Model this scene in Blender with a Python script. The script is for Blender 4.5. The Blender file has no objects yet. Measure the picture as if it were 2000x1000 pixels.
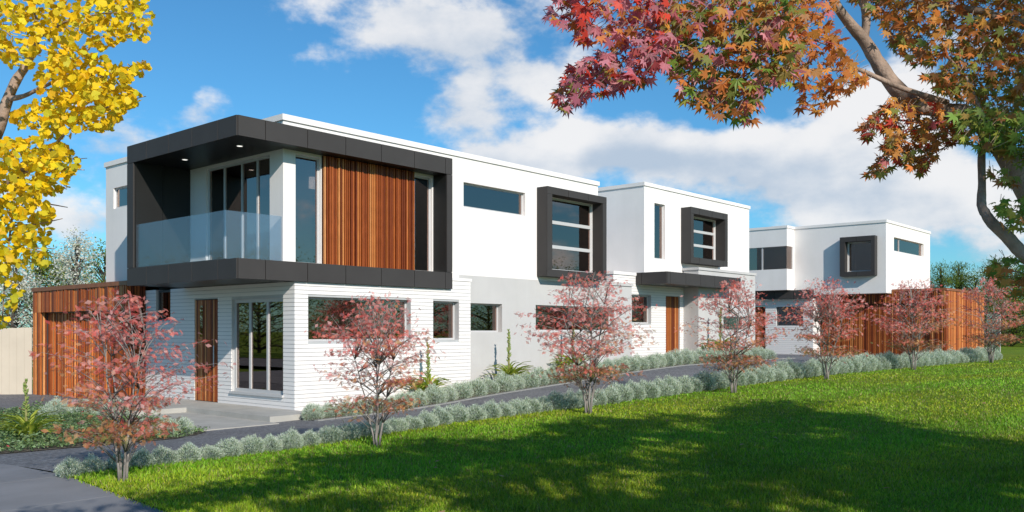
import bpy, math, random
import numpy as np
from mathutils import Vector, Matrix

# ------------------------------------------------------------------ camera, sky, sun, exposure
scene = bpy.context.scene
COL = scene.collection
CZ = 1.7
FPX = 1734.82                       # focal length in pixels of the 2000 px wide photograph
FC, FS = 0.75215, 0.65900           # forward = (FC, FS), right = (FS, -FC)
cam_data = bpy.data.cameras.new('camera')
cam = bpy.data.objects.new('camera', cam_data)
COL.objects.link(cam)
cam.location = (0, 0, CZ)
cam.rotation_euler = (math.radians(90), 0, math.atan2(-FC, FS))
cam_data.sensor_width = 36
cam_data.lens = FPX / 2000 * 36
cam_data.shift_y = 0.073
cam_data.clip_end = 4000
scene.camera = cam
scene.view_settings.view_transform = 'Standard'
scene.view_settings.look = 'None'
scene.view_settings.exposure = 0.0
scene.view_settings.gamma = 1.0
scene.view_settings.use_curve_mapping = False
scene.cycles.max_bounces = 8
scene.cycles.transparent_max_bounces = 14

SUN_D = Vector((1.0, 2.62, -1.53)).normalized()      # the way the light travels
sl = bpy.data.lights.new('sun', 'SUN')
sl.energy = 4.9
sl.angle = math.radians(0.55)
sl.color = (1.0, 0.94, 0.845)
sun = bpy.data.objects.new('sun', sl)
COL.objects.link(sun)
sun.rotation_euler = SUN_D.to_track_quat('-Z', 'Y').to_euler()
sun.location = (-10, -20, 25)

world = bpy.data.worlds.new('World')
scene.world = world
world.use_nodes = True
WN = world.node_tree.nodes
WL = world.node_tree.links
WN.clear()


def wmath(op, a, b=None, c=None, clamp=False):
    n = WN.new('ShaderNodeMath')
    n.operation = op
    n.use_clamp = clamp
    for i, x in enumerate((a, b, c)):
        if x is None:
            continue
        if isinstance(x, (int, float)):
            n.inputs[i].default_value = x
        else:
            WL.new(x, n.inputs[i])
    return n.outputs[0]


def build_world():
    out = WN.new('ShaderNodeOutputWorld')
    bg = WN.new('ShaderNodeBackground')
    bg.inputs['Strength'].default_value = 0.098
    sky = WN.new('ShaderNodeTexSky')
    sky.sky_type = 'NISHITA'
    sky.sun_disc = False
    sky.sun_elevation = math.asin(-SUN_D.z)
    sky.sun_rotation = math.atan2(-SUN_D.x, -SUN_D.y)
    sky.air_density = 1.0
    sky.dust_density = 0.35
    sky.ozone_density = 3.0
    tc = WN.new('ShaderNodeTexCoord')
    sep = WN.new('ShaderNodeSeparateXYZ')
    WL.new(tc.outputs['Generated'], sep.inputs[0])
    # noise-warped direction for ragged cloud edges
    nz = WN.new('ShaderNodeTexNoise')
    nz.inputs['Scale'].default_value = 9.0
    nz.inputs['Detail'].default_value = 9
    nz.inputs['Roughness'].default_value = 0.56
    mp = WN.new('ShaderNodeMapping')
    mp.inputs['Scale'].default_value = (1, 1, 1.7)
    WL.new(tc.outputs['Generated'], mp.inputs[0])
    WL.new(mp.outputs[0], nz.inputs['Vector'])
    n2 = WN.new('ShaderNodeTexNoise')
    n2.inputs['Scale'].default_value = 3.0
    n2.inputs['Detail'].default_value = 6
    n2.inputs['Roughness'].default_value = 0.5
    mp2 = WN.new('ShaderNodeMapping')
    mp2.inputs['Scale'].default_value = (1, 1, 2.6)
    mp2.inputs['Location'].default_value = (3.1, 7.7, 1.3)
    WL.new(tc.outputs['Generated'], mp2.inputs[0])
    WL.new(mp2.outputs[0], n2.inputs['Vector'])
    az = wmath('ARCTAN2', sep.outputs[1], sep.outputs[0])
    el = wmath('ARCSINE', sep.outputs[2])
    # cumulus banks: azimuth, elevation, half widths (radians), weight
    banks = [(0.800, 0.338, 0.130, 0.048, 1.0), (0.765, 0.250, 0.060, 0.050, 0.80),
             (0.60, 0.212, 0.075, 0.026, 1.1), (0.54, 0.196, 0.140, 0.018, 1.1), (0.72, 0.188, 0.06, 0.014, 0.8), (0.45, 0.172, 0.150, 0.014, 0.35),
             (1.050, 0.238, 0.040, 0.028, 1.0), (1.140, 0.210, 0.050, 0.045, 0.9),
             (1.165, 0.118, 0.065, 0.026, 1.25), (0.330, 0.230, 0.065, 0.040, 0.95),
             (0.360, 0.172, 0.100, 0.040, 1.05), (0.270, 0.140, 0.110, 0.030, 1.1),
             (0.235, 0.088, 0.140, 0.030, 0.85), (0.660, 0.350, 0.050, 0.025, 0.6),
             (0.62, 0.155, 0.20, 0.016, 0.5)]
    tot = None
    low = None
    for a0, e0, ra, re, w in banks:
        da = wmath('MULTIPLY', wmath('SUBTRACT', az, a0), 1 / ra)
        de = wmath('MULTIPLY', wmath('SUBTRACT', el, e0), 1 / re)
        q = wmath('ADD', wmath('MULTIPLY', da, da), wmath('MULTIPLY', de, de))
        g = wmath('MULTIPLY', wmath('EXPONENT', wmath('MULTIPLY', q, -0.75)), w)
        tot = g if tot is None else wmath('ADD', tot, g)
        sh = wmath('MULTIPLY', g, wmath('MULTIPLY', de, -0.5, clamp=False))
        low = sh if low is None else wmath('ADD', low, sh)
    # scattered clouds all round the sky
    gen = wmath('MULTIPLY', wmath('SUBTRACT', n2.outputs['Fac'], 0.57), 1.3)
    dens = wmath('ADD', wmath('MULTIPLY', tot, 1.0), gen)
    dens = wmath('ADD', dens, wmath('MULTIPLY', wmath('SUBTRACT', nz.outputs['Fac'], 0.5), 3.5))
    mr = WN.new('ShaderNodeMapRange')
    mr.interpolation_type = 'SMOOTHSTEP'
    mr.inputs['From Min'].default_value = 0.32
    mr.inputs['From Max'].default_value = 1.0
    WL.new(dens, mr.inputs['Value'])
    # cloud colour: sunlit white tops, blue-grey bases
    shade = WN.new('ShaderNodeMapRange')
    shade.interpolation_type = 'SMOOTHSTEP'
    shade.inputs['From Min'].default_value = -0.35
    shade.inputs['From Max'].default_value = 0.58
    WL.new(wmath('ADD', low, wmath('ADD', wmath('MULTIPLY', wmath('SUBTRACT', n2.outputs['Fac'], 0.5), 1.6), wmath('MULTIPLY', wmath('SUBTRACT', nz.outputs['Fac'], 0.45), -1.8))), shade.inputs['Value'])
    cc = WN.new('ShaderNodeMixRGB')
    cc.inputs[1].default_value = (9.4, 9.3, 9.3, 1)
    cc.inputs[2].default_value = (5.1, 6.0, 7.2, 1)
    WL.new(shade.outputs[0], cc.inputs[0])
    mix = WN.new('ShaderNodeMixRGB')
    WL.new(wmath('MULTIPLY', mr.outputs[0], 0.94), mix.inputs[0])
    tint = WN.new('ShaderNodeMixRGB')
    tint.blend_type = 'MULTIPLY'
    tint.inputs[0].default_value = 1
    tint.inputs[2].default_value = (0.53, 1.09, 1.33, 1)
    WL.new(sky.outputs[0], tint.inputs[1])
    WL.new(tint.outputs[0], mix.inputs[1])
    WL.new(cc.outputs[0], mix.inputs[2])
    WL.new(mix.outputs[0], bg.inputs['Color'])
    WL.new(bg.outputs[0], out.inputs['Surface'])


build_world()

RNG = np.random.default_rng(7)
random.seed(7)


def at(u, v, f):
    """point f metres ahead of the viewpoint seen at pixel u, v (used to lay out the limbs of the two near trees)"""
    r = (u - 1000) / FPX * f
    return Vector((FC * f + FS * r, FS * f - FC * r, CZ + (646 - v) * f / FPX))


# ------------------------------------------------------------------ materials
def new_mat(name):
    m = bpy.data.materials.new(name)
    m.use_nodes = True
    nt = m.node_tree
    b = nt.nodes['Principled BSDF']
    return m, nt, b


def noise(nt, scale, detail=4, rough=0.55, coord='Object', stretch=(1, 1, 1)):
    tc = nt.nodes.new('ShaderNodeTexCoord')
    mp = nt.nodes.new('ShaderNodeMapping')
    mp.inputs['Scale'].default_value = stretch
    n = nt.nodes.new('ShaderNodeTexNoise')
    n.inputs['Scale'].default_value = scale
    n.inputs['Detail'].default_value = detail
    n.inputs['Roughness'].default_value = rough
    nt.links.new(tc.outputs[coord], mp.inputs[0])
    nt.links.new(mp.outputs[0], n.inputs['Vector'])
    return n.outputs['Fac']


def ramp(nt, fac, stops):
    r = nt.nodes.new('ShaderNodeValToRGB')
    e = r.color_ramp.elements
    while len(e) < len(stops):
        e.new(0.5)
    for i, (p, c) in enumerate(stops):
        e[i].position = p
        e[i].color = (*c, 1)
    nt.links.new(fac, r.inputs[0])
    return r.outputs[0]


def mulc(c, k):
    return tuple(min(1, x * k) for x in c)


def surf(name, col, rough=0.6, var=0.08, scale=3.0, bump=0.0, bscale=60, metal=0.0, spec=0.5, stretch=(1, 1, 1), detail=5, streak=0.0):
    m, nt, b = new_mat(name)
    f = noise(nt, scale, detail, stretch=stretch)
    base = ramp(nt, f, [(0.3, mulc(col, 1 - var)), (0.7, mulc(col, 1 + var))])
    if streak:
        # rain streaks run down the wall
        sv = ramp(nt, noise(nt, 2.2, 6, 0.65, 'Object', (0.8, 0.8, 0.12)), [(0.42, (1, 1, 1)), (0.75, (1 - streak, 1 - streak, 1 - streak * 1.15))])
        mx = nt.nodes.new('ShaderNodeMixRGB')
        mx.blend_type = 'MULTIPLY'
        mx.inputs[0].default_value = 1
        nt.links.new(base, mx.inputs[1])
        nt.links.new(sv, mx.inputs[2])
        base = mx.outputs[0]
    nt.links.new(base, b.inputs['Base Color'])
    b.inputs['Roughness'].default_value = rough
    b.inputs['Metallic'].default_value = metal
    b.inputs['Specular IOR Level'].default_value = spec
    if bump:
        bn = nt.nodes.new('ShaderNodeBump')
        bn.inputs['Strength'].default_value = bump
        bn.inputs['Distance'].default_value = 0.01
        nt.links.new(noise(nt, bscale, 6), bn.inputs['Height'])
        nt.links.new(bn.outputs[0], b.inputs['Normal'])
    return m


M = {}
M['white'] = surf('white_render', (0.80, 0.755, 0.73), 0.85, 0.035, 0.9, 0.25, 90, spec=0.2, streak=0.04)
M['grey'] = surf('grey_render', (0.51, 0.49, 0.48), 0.85, 0.05, 0.9, 0.3, 90, spec=0.2, streak=0.05)
M['siding'] = surf('white_siding', (0.80, 0.755, 0.73), 0.6, 0.03, 2.0, 0.1, 40, spec=0.3, stretch=(0.4, 0.4, 6))
M['sidegap'] = surf('siding_joint', (0.45, 0.45, 0.45), 0.8)
M['panel'] = surf('dark_panel', (0.050, 0.0455, 0.044), 0.6, 0.06, 1.5, 0.05, 30, spec=0.2)
M['core'] = surf('dark_core', (0.020, 0.020, 0.022), 0.6, 0.1, 2.0)
M['soffit'] = surf('dark_soffit', (0.013, 0.0125, 0.012), 0.4, 0.1, 2.0)
M['alu'] = surf('pale_frame', (0.50, 0.49, 0.49), 0.4, 0.03, 2.0, spec=0.4)
M['darkalu'] = surf('dark_frame', (0.05, 0.052, 0.056), 0.4, 0.05, 2.0)
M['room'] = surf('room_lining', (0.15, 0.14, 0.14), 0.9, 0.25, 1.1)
M['curtain'] = surf('pale_curtain', (0.55, 0.55, 0.53), 0.9, 0.1, 14, stretch=(8, 8, 0.2))
M['concrete'] = surf('concrete', (0.40, 0.38, 0.345), 0.85, 0.12, 2.2, 0.3, 70, spec=0.2)
M['footpath'] = surf('footpath', (0.215, 0.215, 0.225), 0.9, 0.14, 1.1, 0.4, 90, spec=0.2, detail=8)
M['fence'] = surf('cream_fence', (0.57, 0.485, 0.385), 0.6, 0.05, 1.5, spec=0.3)
M['soil'] = surf('soil', (0.12, 0.095, 0.07), 0.95, 0.4, 20, 0.8, 60)
M['edging'] = surf('edging', (0.27, 0.265, 0.25), 0.9, 0.15, 9, 0.3)
M['woodcap'] = surf('timber_cap', (0.26, 0.085, 0.028), 0.5, 0.2, 6, stretch=(1, 1, 1))
M['woodback'] = surf('timber_backing', (0.055, 0.02, 0.009), 0.8, 0.2, 6)
M['screenpanel'] = surf('screen_panel', (0.40, 0.41, 0.42), 0.35, 0.05, 3)
M['lampwhite'] = surf('lamp_shade', (0.85, 0.85, 0.84), 0.7, 0.02)
M['lampwhite'].node_tree.nodes['Principled BSDF'].inputs['Emission Color'].default_value = (1, 0.98, 0.95, 1)
M['lampwhite'].node_tree.nodes['Principled BSDF'].inputs['Emission Strength'].default_value = 0.9


def timber(name='timber_slat', gain=1.0):
    m, nt, b = new_mat(name)
    oi = nt.nodes.new('ShaderNodeObjectInfo')
    base = ramp(nt, oi.outputs['Random'], [(p_, mulc(c_, gain)) for p_, c_ in [(0.0, (0.13, 0.024, 0.006)), (0.35, (0.26, 0.058, 0.012)), (0.70, (0.38, 0.100, 0.022)), (0.93, (0.54, 0.195, 0.052)), (1.0, (0.66, 0.31, 0.12))]])
    g = ramp(nt, noise(nt, 6, 6, 0.6, 'Object', (9, 9, 0.7)), [(0.25, (0.6, 0.55, 0.5)), (0.7, (1.15, 1.12, 1.1))])
    mx = nt.nodes.new('ShaderNodeMixRGB')
    mx.blend_type = 'MULTIPLY'
    mx.inputs[0].default_value = 1
    nt.links.new(base, mx.inputs[1])
    nt.links.new(g, mx.inputs[2])
    nt.links.new(mx.outputs[0], b.inputs['Base Color'])
    b.inputs['Roughness'].default_value = 0.48
    b.inputs['Specular IOR Level'].default_value = 0.35
    return m


M['timber'] = timber()
M['paletimber'] = timber('pale_timber_slat', 1.5)


def glass(name, tint, refl, rough=0.015):
    m = bpy.data.materials.new(name)
    m.use_nodes = True
    nt = m.node_tree
    nt.nodes.clear()
    o = nt.nodes.new('ShaderNodeOutputMaterial')
    t = nt.nodes.new('ShaderNodeBsdfTransparent')
    t.inputs[0].default_value = (*tint, 1)
    g = nt.nodes.new('ShaderNodeBsdfGlossy')
    g.inputs['Color'].default_value = (1.0, 0.82, 0.74, 1)
    g.inputs['Roughness'].default_value = rough
    fr = nt.nodes.new('ShaderNodeFresnel')
    fr.inputs[0].default_value = 1.5
    ad = nt.nodes.new('ShaderNodeMath')
    ad.operation = 'ADD'
    ad.use_clamp = True
    ad.inputs[1].default_value = refl
    nt.links.new(fr.outputs[0], ad.inputs[0])
    mx = nt.nodes.new('ShaderNodeMixShader')
    nt.links.new(ad.outputs[0], mx.inputs[0])
    nt.links.new(t.outputs[0], mx.inputs[1])
    nt.links.new(g.outputs[0], mx.inputs[2])
    nt.links.new(mx.outputs[0], o.inputs[0])
    return m


M['glass'] = glass('window_glass', (0.56, 0.52, 0.50), 0.19)


def frosted():
    m = bpy.data.materials.new('balustrade_glass')
    m.use_nodes = True
    nt = m.node_tree
    nt.nodes.clear()
    o = nt.nodes.new('ShaderNodeOutputMaterial')
    t = nt.nodes.new('ShaderNodeBsdfTransparent')
    t.inputs[0].default_value = (0.82, 0.88, 0.93, 1)
    d = nt.nodes.new('ShaderNodeBsdfDiffuse')
    d.inputs[0].default_value = (0.52, 0.60, 0.68, 1)
    g = nt.nodes.new('ShaderNodeBsdfGlossy')
    g.inputs['Roughness'].default_value = 0.03
    m1 = nt.nodes.new('ShaderNodeMixShader')
    m1.inputs[0].default_value = 0.065
    m2 = nt.nodes.new('ShaderNodeMixShader')
    m2.inputs[0].default_value = 0.09
    nt.links.new(t.outputs[0], m1.inputs[1])
    nt.links.new(d.outputs[0], m1.inputs[2])
    nt.links.new(m1.outputs[0], m2.inputs[1])
    nt.links.new(g.outputs[0], m2.inputs[2])
    nt.links.new(m2.outputs[0], o.inputs[0])
    return m


M['frosted'] = frosted()


def leafmat(name, source, trans=0.35, clear=0.0, rough=0.5):
    """leaf blade: colour from the leaf itself (vertex colour or object colour), lit from both sides"""
    m = bpy.data.materials.new(name)
    m.use_nodes = True
    nt = m.node_tree
    nt.nodes.clear()
    o = nt.nodes.new('ShaderNodeOutputMaterial')
    if source == 'attr':
        a = nt.nodes.new('ShaderNodeAttribute')
        a.attribute_name = 'Col'
        c = a.outputs['Color']
    else:
        a = nt.nodes.new('ShaderNodeObjectInfo')
        c = a.outputs['Color']
    d = nt.nodes.new('ShaderNodeBsdfPrincipled')
    d.inputs['Roughness'].default_value = rough
    d.inputs['Specular IOR Level'].default_value = 0.3
    t = nt.nodes.new('ShaderNodeBsdfTranslucent')
    nt.links.new(c, d.inputs['Base Color'])
    nt.links.new(c, t.inputs['Color'])
    mx = nt.nodes.new('ShaderNodeMixShader')
    mx.inputs[0].default_value = trans
    nt.links.new(d.outputs[0], mx.inputs[1])
    nt.links.new(t.outputs[0], mx.inputs[2])
    last = mx
    if clear > 0:
        tr = nt.nodes.new('ShaderNodeBsdfTransparent')
        m2 = nt.nodes.new('ShaderNodeMixShader')
        m2.inputs[0].default_value = clear
        nt.links.new(mx.outputs[0], m2.inputs[1])
        nt.links.new(tr.outputs[0], m2.inputs[2])
        last = m2
    nt.links.new(last.outputs[0], o.inputs[0])
    return m


M['leaf'] = leafmat('foliage', 'attr', 0.45)
M['leafobj'] = leafmat('single_leaf', 'obj', 0.45)
M['thinleaf'] = leafmat('sheer_maple_leaf', 'attr', 0.45, 0.46)
M['silver'] = leafmat('silver_foliage', 'attr', 0.4, 0.0, 0.8)
M['blade'] = leafmat('grass_blade', 'attr', 0.3, 0.0, 0.5)
M['bark'] = surf('grey_bark', (0.30, 0.215, 0.165), 0.9, 0.45, 14, 0.9, 40, stretch=(1, 1, 0.5))
M['palebark'] = surf('pale_bark', (0.25, 0.22, 0.20), 0.9, 0.4, 20, 0.8, 60, stretch=(1, 1, 0.4))
M['darkbark'] = surf('dark_bark', (0.07, 0.055, 0.045), 0.95, 0.4, 10, 0.9, 40)


def asphalt():
    m, nt, b = new_mat('driveway_aggregate')
    f = noise(nt, 16, 9, 0.85)
    g = noise(nt, 1.3, 4, 0.6)
    c = ramp(nt, f, [(0.36, (0.055, 0.054, 0.058)), (0.5, (0.135, 0.132, 0.138)), (0.66, (0.36, 0.355, 0.36))])
    c2 = ramp(nt, g, [(0.3, (0.82, 0.82, 0.82)), (0.7, (1.12, 1.12, 1.12))])
    mx = nt.nodes.new('ShaderNodeMixRGB')
    mx.blend_type = 'MULTIPLY'
    mx.inputs[0].default_value = 1
    nt.links.new(c, mx.inputs[1])
    nt.links.new(c2, mx.inputs[2])
    nt.links.new(mx.outputs[0], b.inputs['Base Color'])
    b.inputs['Roughness'].default_value = 0.85
    bn = nt.nodes.new('ShaderNodeBump')
    bn.inputs['Strength'].default_value = 0.6
    bn.inputs['Distance'].default_value = 0.01
    nt.links.new(f, bn.inputs['Height'])
    nt.links.new(bn.outputs[0], b.inputs['Normal'])
    return m


M['asphalt'] = asphalt()


def lawnmat():
    m, nt, b = new_mat('lawn')
    f = noise(nt, 22, 8, 0.7)
    g = noise(nt, 0.5, 5, 0.6)
    c = ramp(nt, f, [(0.3, (0.065, 0.105, 0.009)), (0.5, (0.145, 0.22, 0.015)), (0.72, (0.25, 0.31, 0.035))])
    c2 = ramp(nt, g, [(0.3, (0.80, 0.85, 0.8)), (0.7, (1.2, 1.12, 1.1))])
    mx = nt.nodes.new('ShaderNodeMixRGB')
    mx.blend_type = 'MULTIPLY'
    mx.inputs[0].default_value = 1
    nt.links.new(c, mx.inputs[1])
    nt.links.new(c2, mx.inputs[2])
    nt.links.new(mx.outputs[0], b.inputs['Base Color'])
    b.inputs['Roughness'].default_value = 0.9
    b.inputs['Specular IOR Level'].default_value = 0.15
    bn = nt.nodes.new('ShaderNodeBump')
    bn.inputs['Strength'].default_value = 1.0
    bn.inputs['Distance'].default_value = 0.04
    nt.links.new(f, bn.inputs['Height'])
    nt.links.new(bn.outputs[0], b.inputs['Normal'])
    return m


M['lawn'] = lawnmat()


def lampmat():
    m, nt, b = new_mat('downlight_lens')
    b.inputs['Emission Color'].default_value = (1, 0.97, 0.9, 1)
    b.inputs['Emission Strength'].default_value = 1.2
    return m


M['lamp'] = lampmat()

# ------------------------------------------------------------------ building blocks
def tag(o, label=None, cat=None, group=None, kind=None):
    for k, v in (('label', label), ('category', cat), ('group', group), ('kind', kind)):
        if v:
            o[k] = v
    return o


def thing(name, label, cat, loc=(0, 0, 0), group=None, rotz=0.0):
    o = bpy.data.objects.new(name, None)
    o.empty_display_size = 0.2
    o.location = loc
    o.rotation_euler.z = rotz
    COL.objects.link(o)
    return tag(o, label, cat, group)


def wloc(o):
    v = Vector((0, 0, 0))
    while o is not None:
        v += o.location
        o = o.parent
    return v


class MB:
    def __init__(self):
        self.v = []
        self.f = []

    def box(self, x0, x1, y0, y1, z0, z1):
        n = len(self.v)
        x0, x1 = min(x0, x1), max(x0, x1)
        y0, y1 = min(y0, y1), max(y0, y1)
        self.v += [(x0, y0, z0), (x1, y0, z0), (x1, y1, z0), (x0, y1, z0), (x0, y0, z1), (x1, y0, z1), (x1, y1, z1), (x0, y1, z1)]
        self.f += [tuple(n + i for i in q) for q in ((0, 3, 2, 1), (4, 5, 6, 7), (0, 1, 5, 4), (1, 2, 6, 5), (2, 3, 7, 6), (3, 0, 4, 7))]
        return self

    def poly(self, pts):
        n = len(self.v)
        self.v += [tuple(p) for p in pts]
        self.f.append(tuple(range(n, n + len(pts))))
        return self

    def tube(self, pts, radii, n=8):
        pts = [Vector(p) for p in pts]
        base = len(self.v)
        up = Vector((0.31, 0.17, 0.93))
        for i, p in enumerate(pts):
            t = (pts[min(i + 1, len(pts) - 1)] - pts[max(i - 1, 0)])
            t = t.normalized() if t.length > 1e-9 else Vector((0, 0, 1))
            a = t.cross(up)
            if a.length < 1e-3:
                a = t.cross(Vector((1, 0, 0)))
            a.normalize()
            b = t.cross(a)
            for k in range(n):
                w = 2 * math.pi * k / n
                self.v.append(tuple(p + (a * math.cos(w) + b * math.sin(w)) * radii[i]))
        for i in range(len(pts) - 1):
            for k in range(n):
                k2 = (k + 1) % n
                self.f.append((base + i * n + k, base + i * n + k2, base + (i + 1) * n + k2, base + (i + 1) * n + k))
        self.f.append(tuple(base + k for k in range(n))[::-1])
        self.f.append(tuple(base + (len(pts) - 1) * n + k for k in range(n)))
        return self

    def mesh(self, name, off=(0, 0, 0), smooth=False):
        me = bpy.data.meshes.new(name)
        me.from_pydata([(x - off[0], y - off[1], z - off[2]) for x, y, z in self.v], [], self.f)
        if smooth:
            for p in me.polygons:
                p.use_smooth = True
        return me

    def build(self, name, mat, parent=None, smooth=False, local=False):
        off = (0, 0, 0) if (parent is None or local) else wloc(parent)
        me = self.mesh(name, off, smooth)
        me.materials.append(M[mat])
        o = bpy.data.objects.new(name, me)
        COL.objects.link(o)
        o.parent = parent
        return o


def place(name, me, parent, loc, rot=(0, 0, 0), scale=(1, 1, 1)):
    """one piece that shares its mesh with its look-alikes"""
    o = bpy.data.objects.new(name, me)
    COL.objects.link(o)
    o.parent = parent
    o.location = Vector(loc) - (wloc(parent) if parent else Vector((0, 0, 0)))
    o.rotation_euler = rot
    o.scale = scale
    return o


def scatter(name, proto, tris, pos, rot, scl, col, mat, parent=None, kind=None):
    """thousands of small pieces (leaves, blades) as one mesh"""
    pos = np.asarray(pos, dtype=np.float64)
    n = len(pos)
    pv = np.asarray(proto, dtype=np.float64)
    tr = np.asarray(tris, dtype=np.int64)
    scl = np.broadcast_to(np.asarray(scl, dtype=np.float64).reshape(n, -1), (n, 3)) if np.ndim(scl) else np.full((n, 3), scl)
    V = pv[None] * scl[:, None, :]
    V = np.einsum('nij,nkj->nki', rot, V) + pos[:, None, :]
    k = len(pv)
    F = (tr[None] + (np.arange(n) * k)[:, None, None]).reshape(-1)
    me = bpy.data.meshes.new(name)
    me.vertices.add(n * k)
    me.vertices.foreach_set('co', V.reshape(-1).astype(np.float32))
    me.loops.add(len(F))
    me.loops.foreach_set('vertex_index', F.astype(np.int32))
    me.polygons.add(len(F) // 3)
    me.polygons.foreach_set('loop_start', (np.arange(len(F) // 3) * 3).astype(np.int32))
    at_ = me.attributes.new('Col', 'FLOAT_COLOR', 'POINT')
    C = np.ones((n, k, 4), dtype=np.float32)
    C[:, :, :3] = np.asarray(col)[:, None, :]
    at_.data.foreach_set('color', C.reshape(-1))
    me.update(calc_edges=True)
    me.materials.append(M[mat])
    o = bpy.data.objects.new(name, me)
    COL.objects.link(o)
    o.parent = parent
    if kind:
        o['kind'] = kind
    return o


def frames(normal, tip):
    """rotation matrices whose z axis is normal and whose y axis leans to tip"""
    nrm = normal / np.linalg.norm(normal, axis=1, keepdims=True)
    y = tip - (tip * nrm).sum(1, keepdims=True) * nrm
    y /= np.maximum(np.linalg.norm(y, axis=1, keepdims=True), 1e-6)
    x = np.cross(y, nrm)
    return np.stack([x, y, nrm], axis=2)


def randvec(n, rng=RNG):
    v = rng.normal(size=(n, 3))
    return v / np.linalg.norm(v, axis=1, keepdims=True)


def pick(pal, n, rng=RNG, jit=0.15):
    pal = np.asarray(pal)
    c = pal[rng.integers(0, len(pal), n)]
    return np.clip(c * (1 + rng.normal(0, jit, (n, 1))) * (1 + rng.normal(0, jit * 0.3, (n, 3))), 0.002, 1)


# ------------------------------------------------------------------ the terrain
def interp(t, x):
    return np.interp(x, [a for a, b in t], [b for a, b in t])


G10 = [(0, .08), (7, .10), (8, .13), (10, .21), (14, .24), (20, .345), (25, .40), (32, .39), (40, .37), (46, .34), (55, .5), (75, .85), (200, 1.0)]
G15 = [(0, -.05), (8, -.13), (10.5, -.12), (13.5, -.05), (16, .12), (19, .28), (22, .46), (25, .58), (30, .62), (34, .62), (44, .47), (55, .5), (75, .85), (200, 1.0)]


def H(x, y):
    x = np.asarray(x, dtype=float)
    y = np.asarray(y, dtype=float)
    t = np.clip((y - 10) / 5, 0, 1)
    t = t * t * (3 - 2 * t)
    z = interp(G10, x) * (1 - t) + interp(G15, x) * t
    z = z - np.clip((y - 19) / 5, 0, 1) * 0.12 * np.clip((13 - x) / 2, 0, 1)
    return z


def h(x, y):
    return float(H(x, y))


def skew(x, y):
    return 0.095 * np.clip(10.6 - np.asarray(y), 0, 9) * np.clip((10 - np.asarray(x)) / 6, 0, 1)


def sheet(name, xs, ys, mat, dz=0.0, keep=None):
    xs = np.asarray(xs)
    ys = np.asarray(ys)
    X, Y = np.meshgrid(xs, ys, indexing='ij')
    if name == 'lawn':
        X = X - skew(X, Y)
    Z = H(X, Y) + dz
    mb = MB()
    mb.v = [(float(a), float(b), float(c)) for a, b, c in zip(X.ravel(), Y.ravel(), Z.ravel())]
    ny = len(ys)
    for i in range(len(xs) - 1):
        for j in range(ny - 1):
            if keep and not keep((xs[i] + xs[i + 1]) / 2, (ys[j] + ys[j + 1]) / 2):
                continue
            mb.f.append((i * ny + j, (i + 1) * ny + j, (i + 1) * ny + j + 1, i * ny + j + 1))
    o = mb.build(name, mat, None, True)
    o['kind'] = 'structure'
    return o


g = sheet('ground', np.concatenate([[-1500, -400, -100, -30], np.arange(-10, 111, 4), [200, 500, 1500]]),
          np.concatenate([[-1500, -400, -100, -40], np.arange(-20, 81, 4), [150, 400, 1500]]), 'lawn', -0.25)
sheet('driveway', np.arange(4.2, 46.3, 0.6), np.arange(10.1, 31, 0.5), 'asphalt', 0.0)
sheet('lawn', np.concatenate([np.arange(4.2, 46.2, 0.6), np.arange(46.2, 112, 2.2)]), np.concatenate([[-40, -20, -10], np.arange(-5, 10.3, 0.505)]), 'lawn', 0.012)
sheet('back_lawn', np.concatenate([np.arange(46.2, 112, 2.2)]), np.arange(10.15, 42, 1.5), 'lawn', 0.010)

# footpath: cast concrete bays with open joints
fp = thing('footpath', None, None)
fp['kind'] = 'structure'
bays = list(np.arange(-10.6, 36, 1.6))
for y0, y1 in zip(bays[:-1], bays[1:]):
    mb = MB()
    xs = [-3.5, 0.4, 4.185]
    for xa, xb in zip(xs[:-1], xs[1:]):
        n = len(mb.v)
        c = [(xa + .006, y0 + .006), (xb - .006, y0 + .006), (xb - .006, y1 - .006), (xa + .006, y1 - .006)]
        c = [(a - float(skew(a, b)) * (1 if a > 3 else 0), b) for a, b in c]
        mb.v += [(a, b, h(a, b) - 0.1) for a, b in c] + [(a, b, h(a, b) + 0.008) for a, b in c]
        mb.f += [tuple(n + i for i in q) for q in ((4, 5, 6, 7), (0, 1, 5, 4), (1, 2, 6, 5), (2, 3, 7, 6), (3, 0, 4, 7))]
    mb.build('paving_slab', 'footpath', fp)

sheet('road', [-12.5, -10, -7, -4.6], np.arange(-40, 81, 4.0), 'asphalt', -0.06)
sheet('verge', [-20, -12.5], np.arange(-40, 81, 4.0), 'lawn', -0.02)
# garden beds
def polysheet(name, poly, mat, dz, kind='structure'):
    mb = MB()
    mb.poly([(x, y, h(x, y) + dz) for x, y in poly])
    o = mb.build(name, mat)
    o['kind'] = kind
    return o


sheet('garden_bed', np.arange(10.8, 33.0, 0.5), [14.75, 15.3, 16.0, 16.8, 17.6], 'soil', 0.015)
BED = [(4.25, 13.95), (7.5, 13.95), (8.38, 14.7), (8.45, 18.3), (8.9, 19.6), (9.3, 22.2), (8.5, 22.4), (6.9, 20.6), (5.2, 19.8), (4.25, 19.0)]


def inpoly(x, y, poly):
    x = np.asarray(x)
    y = np.asarray(y)
    ins = np.zeros(x.shape, bool)
    j = len(poly) - 1
    for i in range(len(poly)):
        xi, yi = poly[i]
        xj, yj = poly[j]
        ins ^= ((yi > y) != (yj > y)) & (x < (xj - xi) * (y - yi) / (yj - yi + 1e-12) + xi)
        j = i
    return ins


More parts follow.
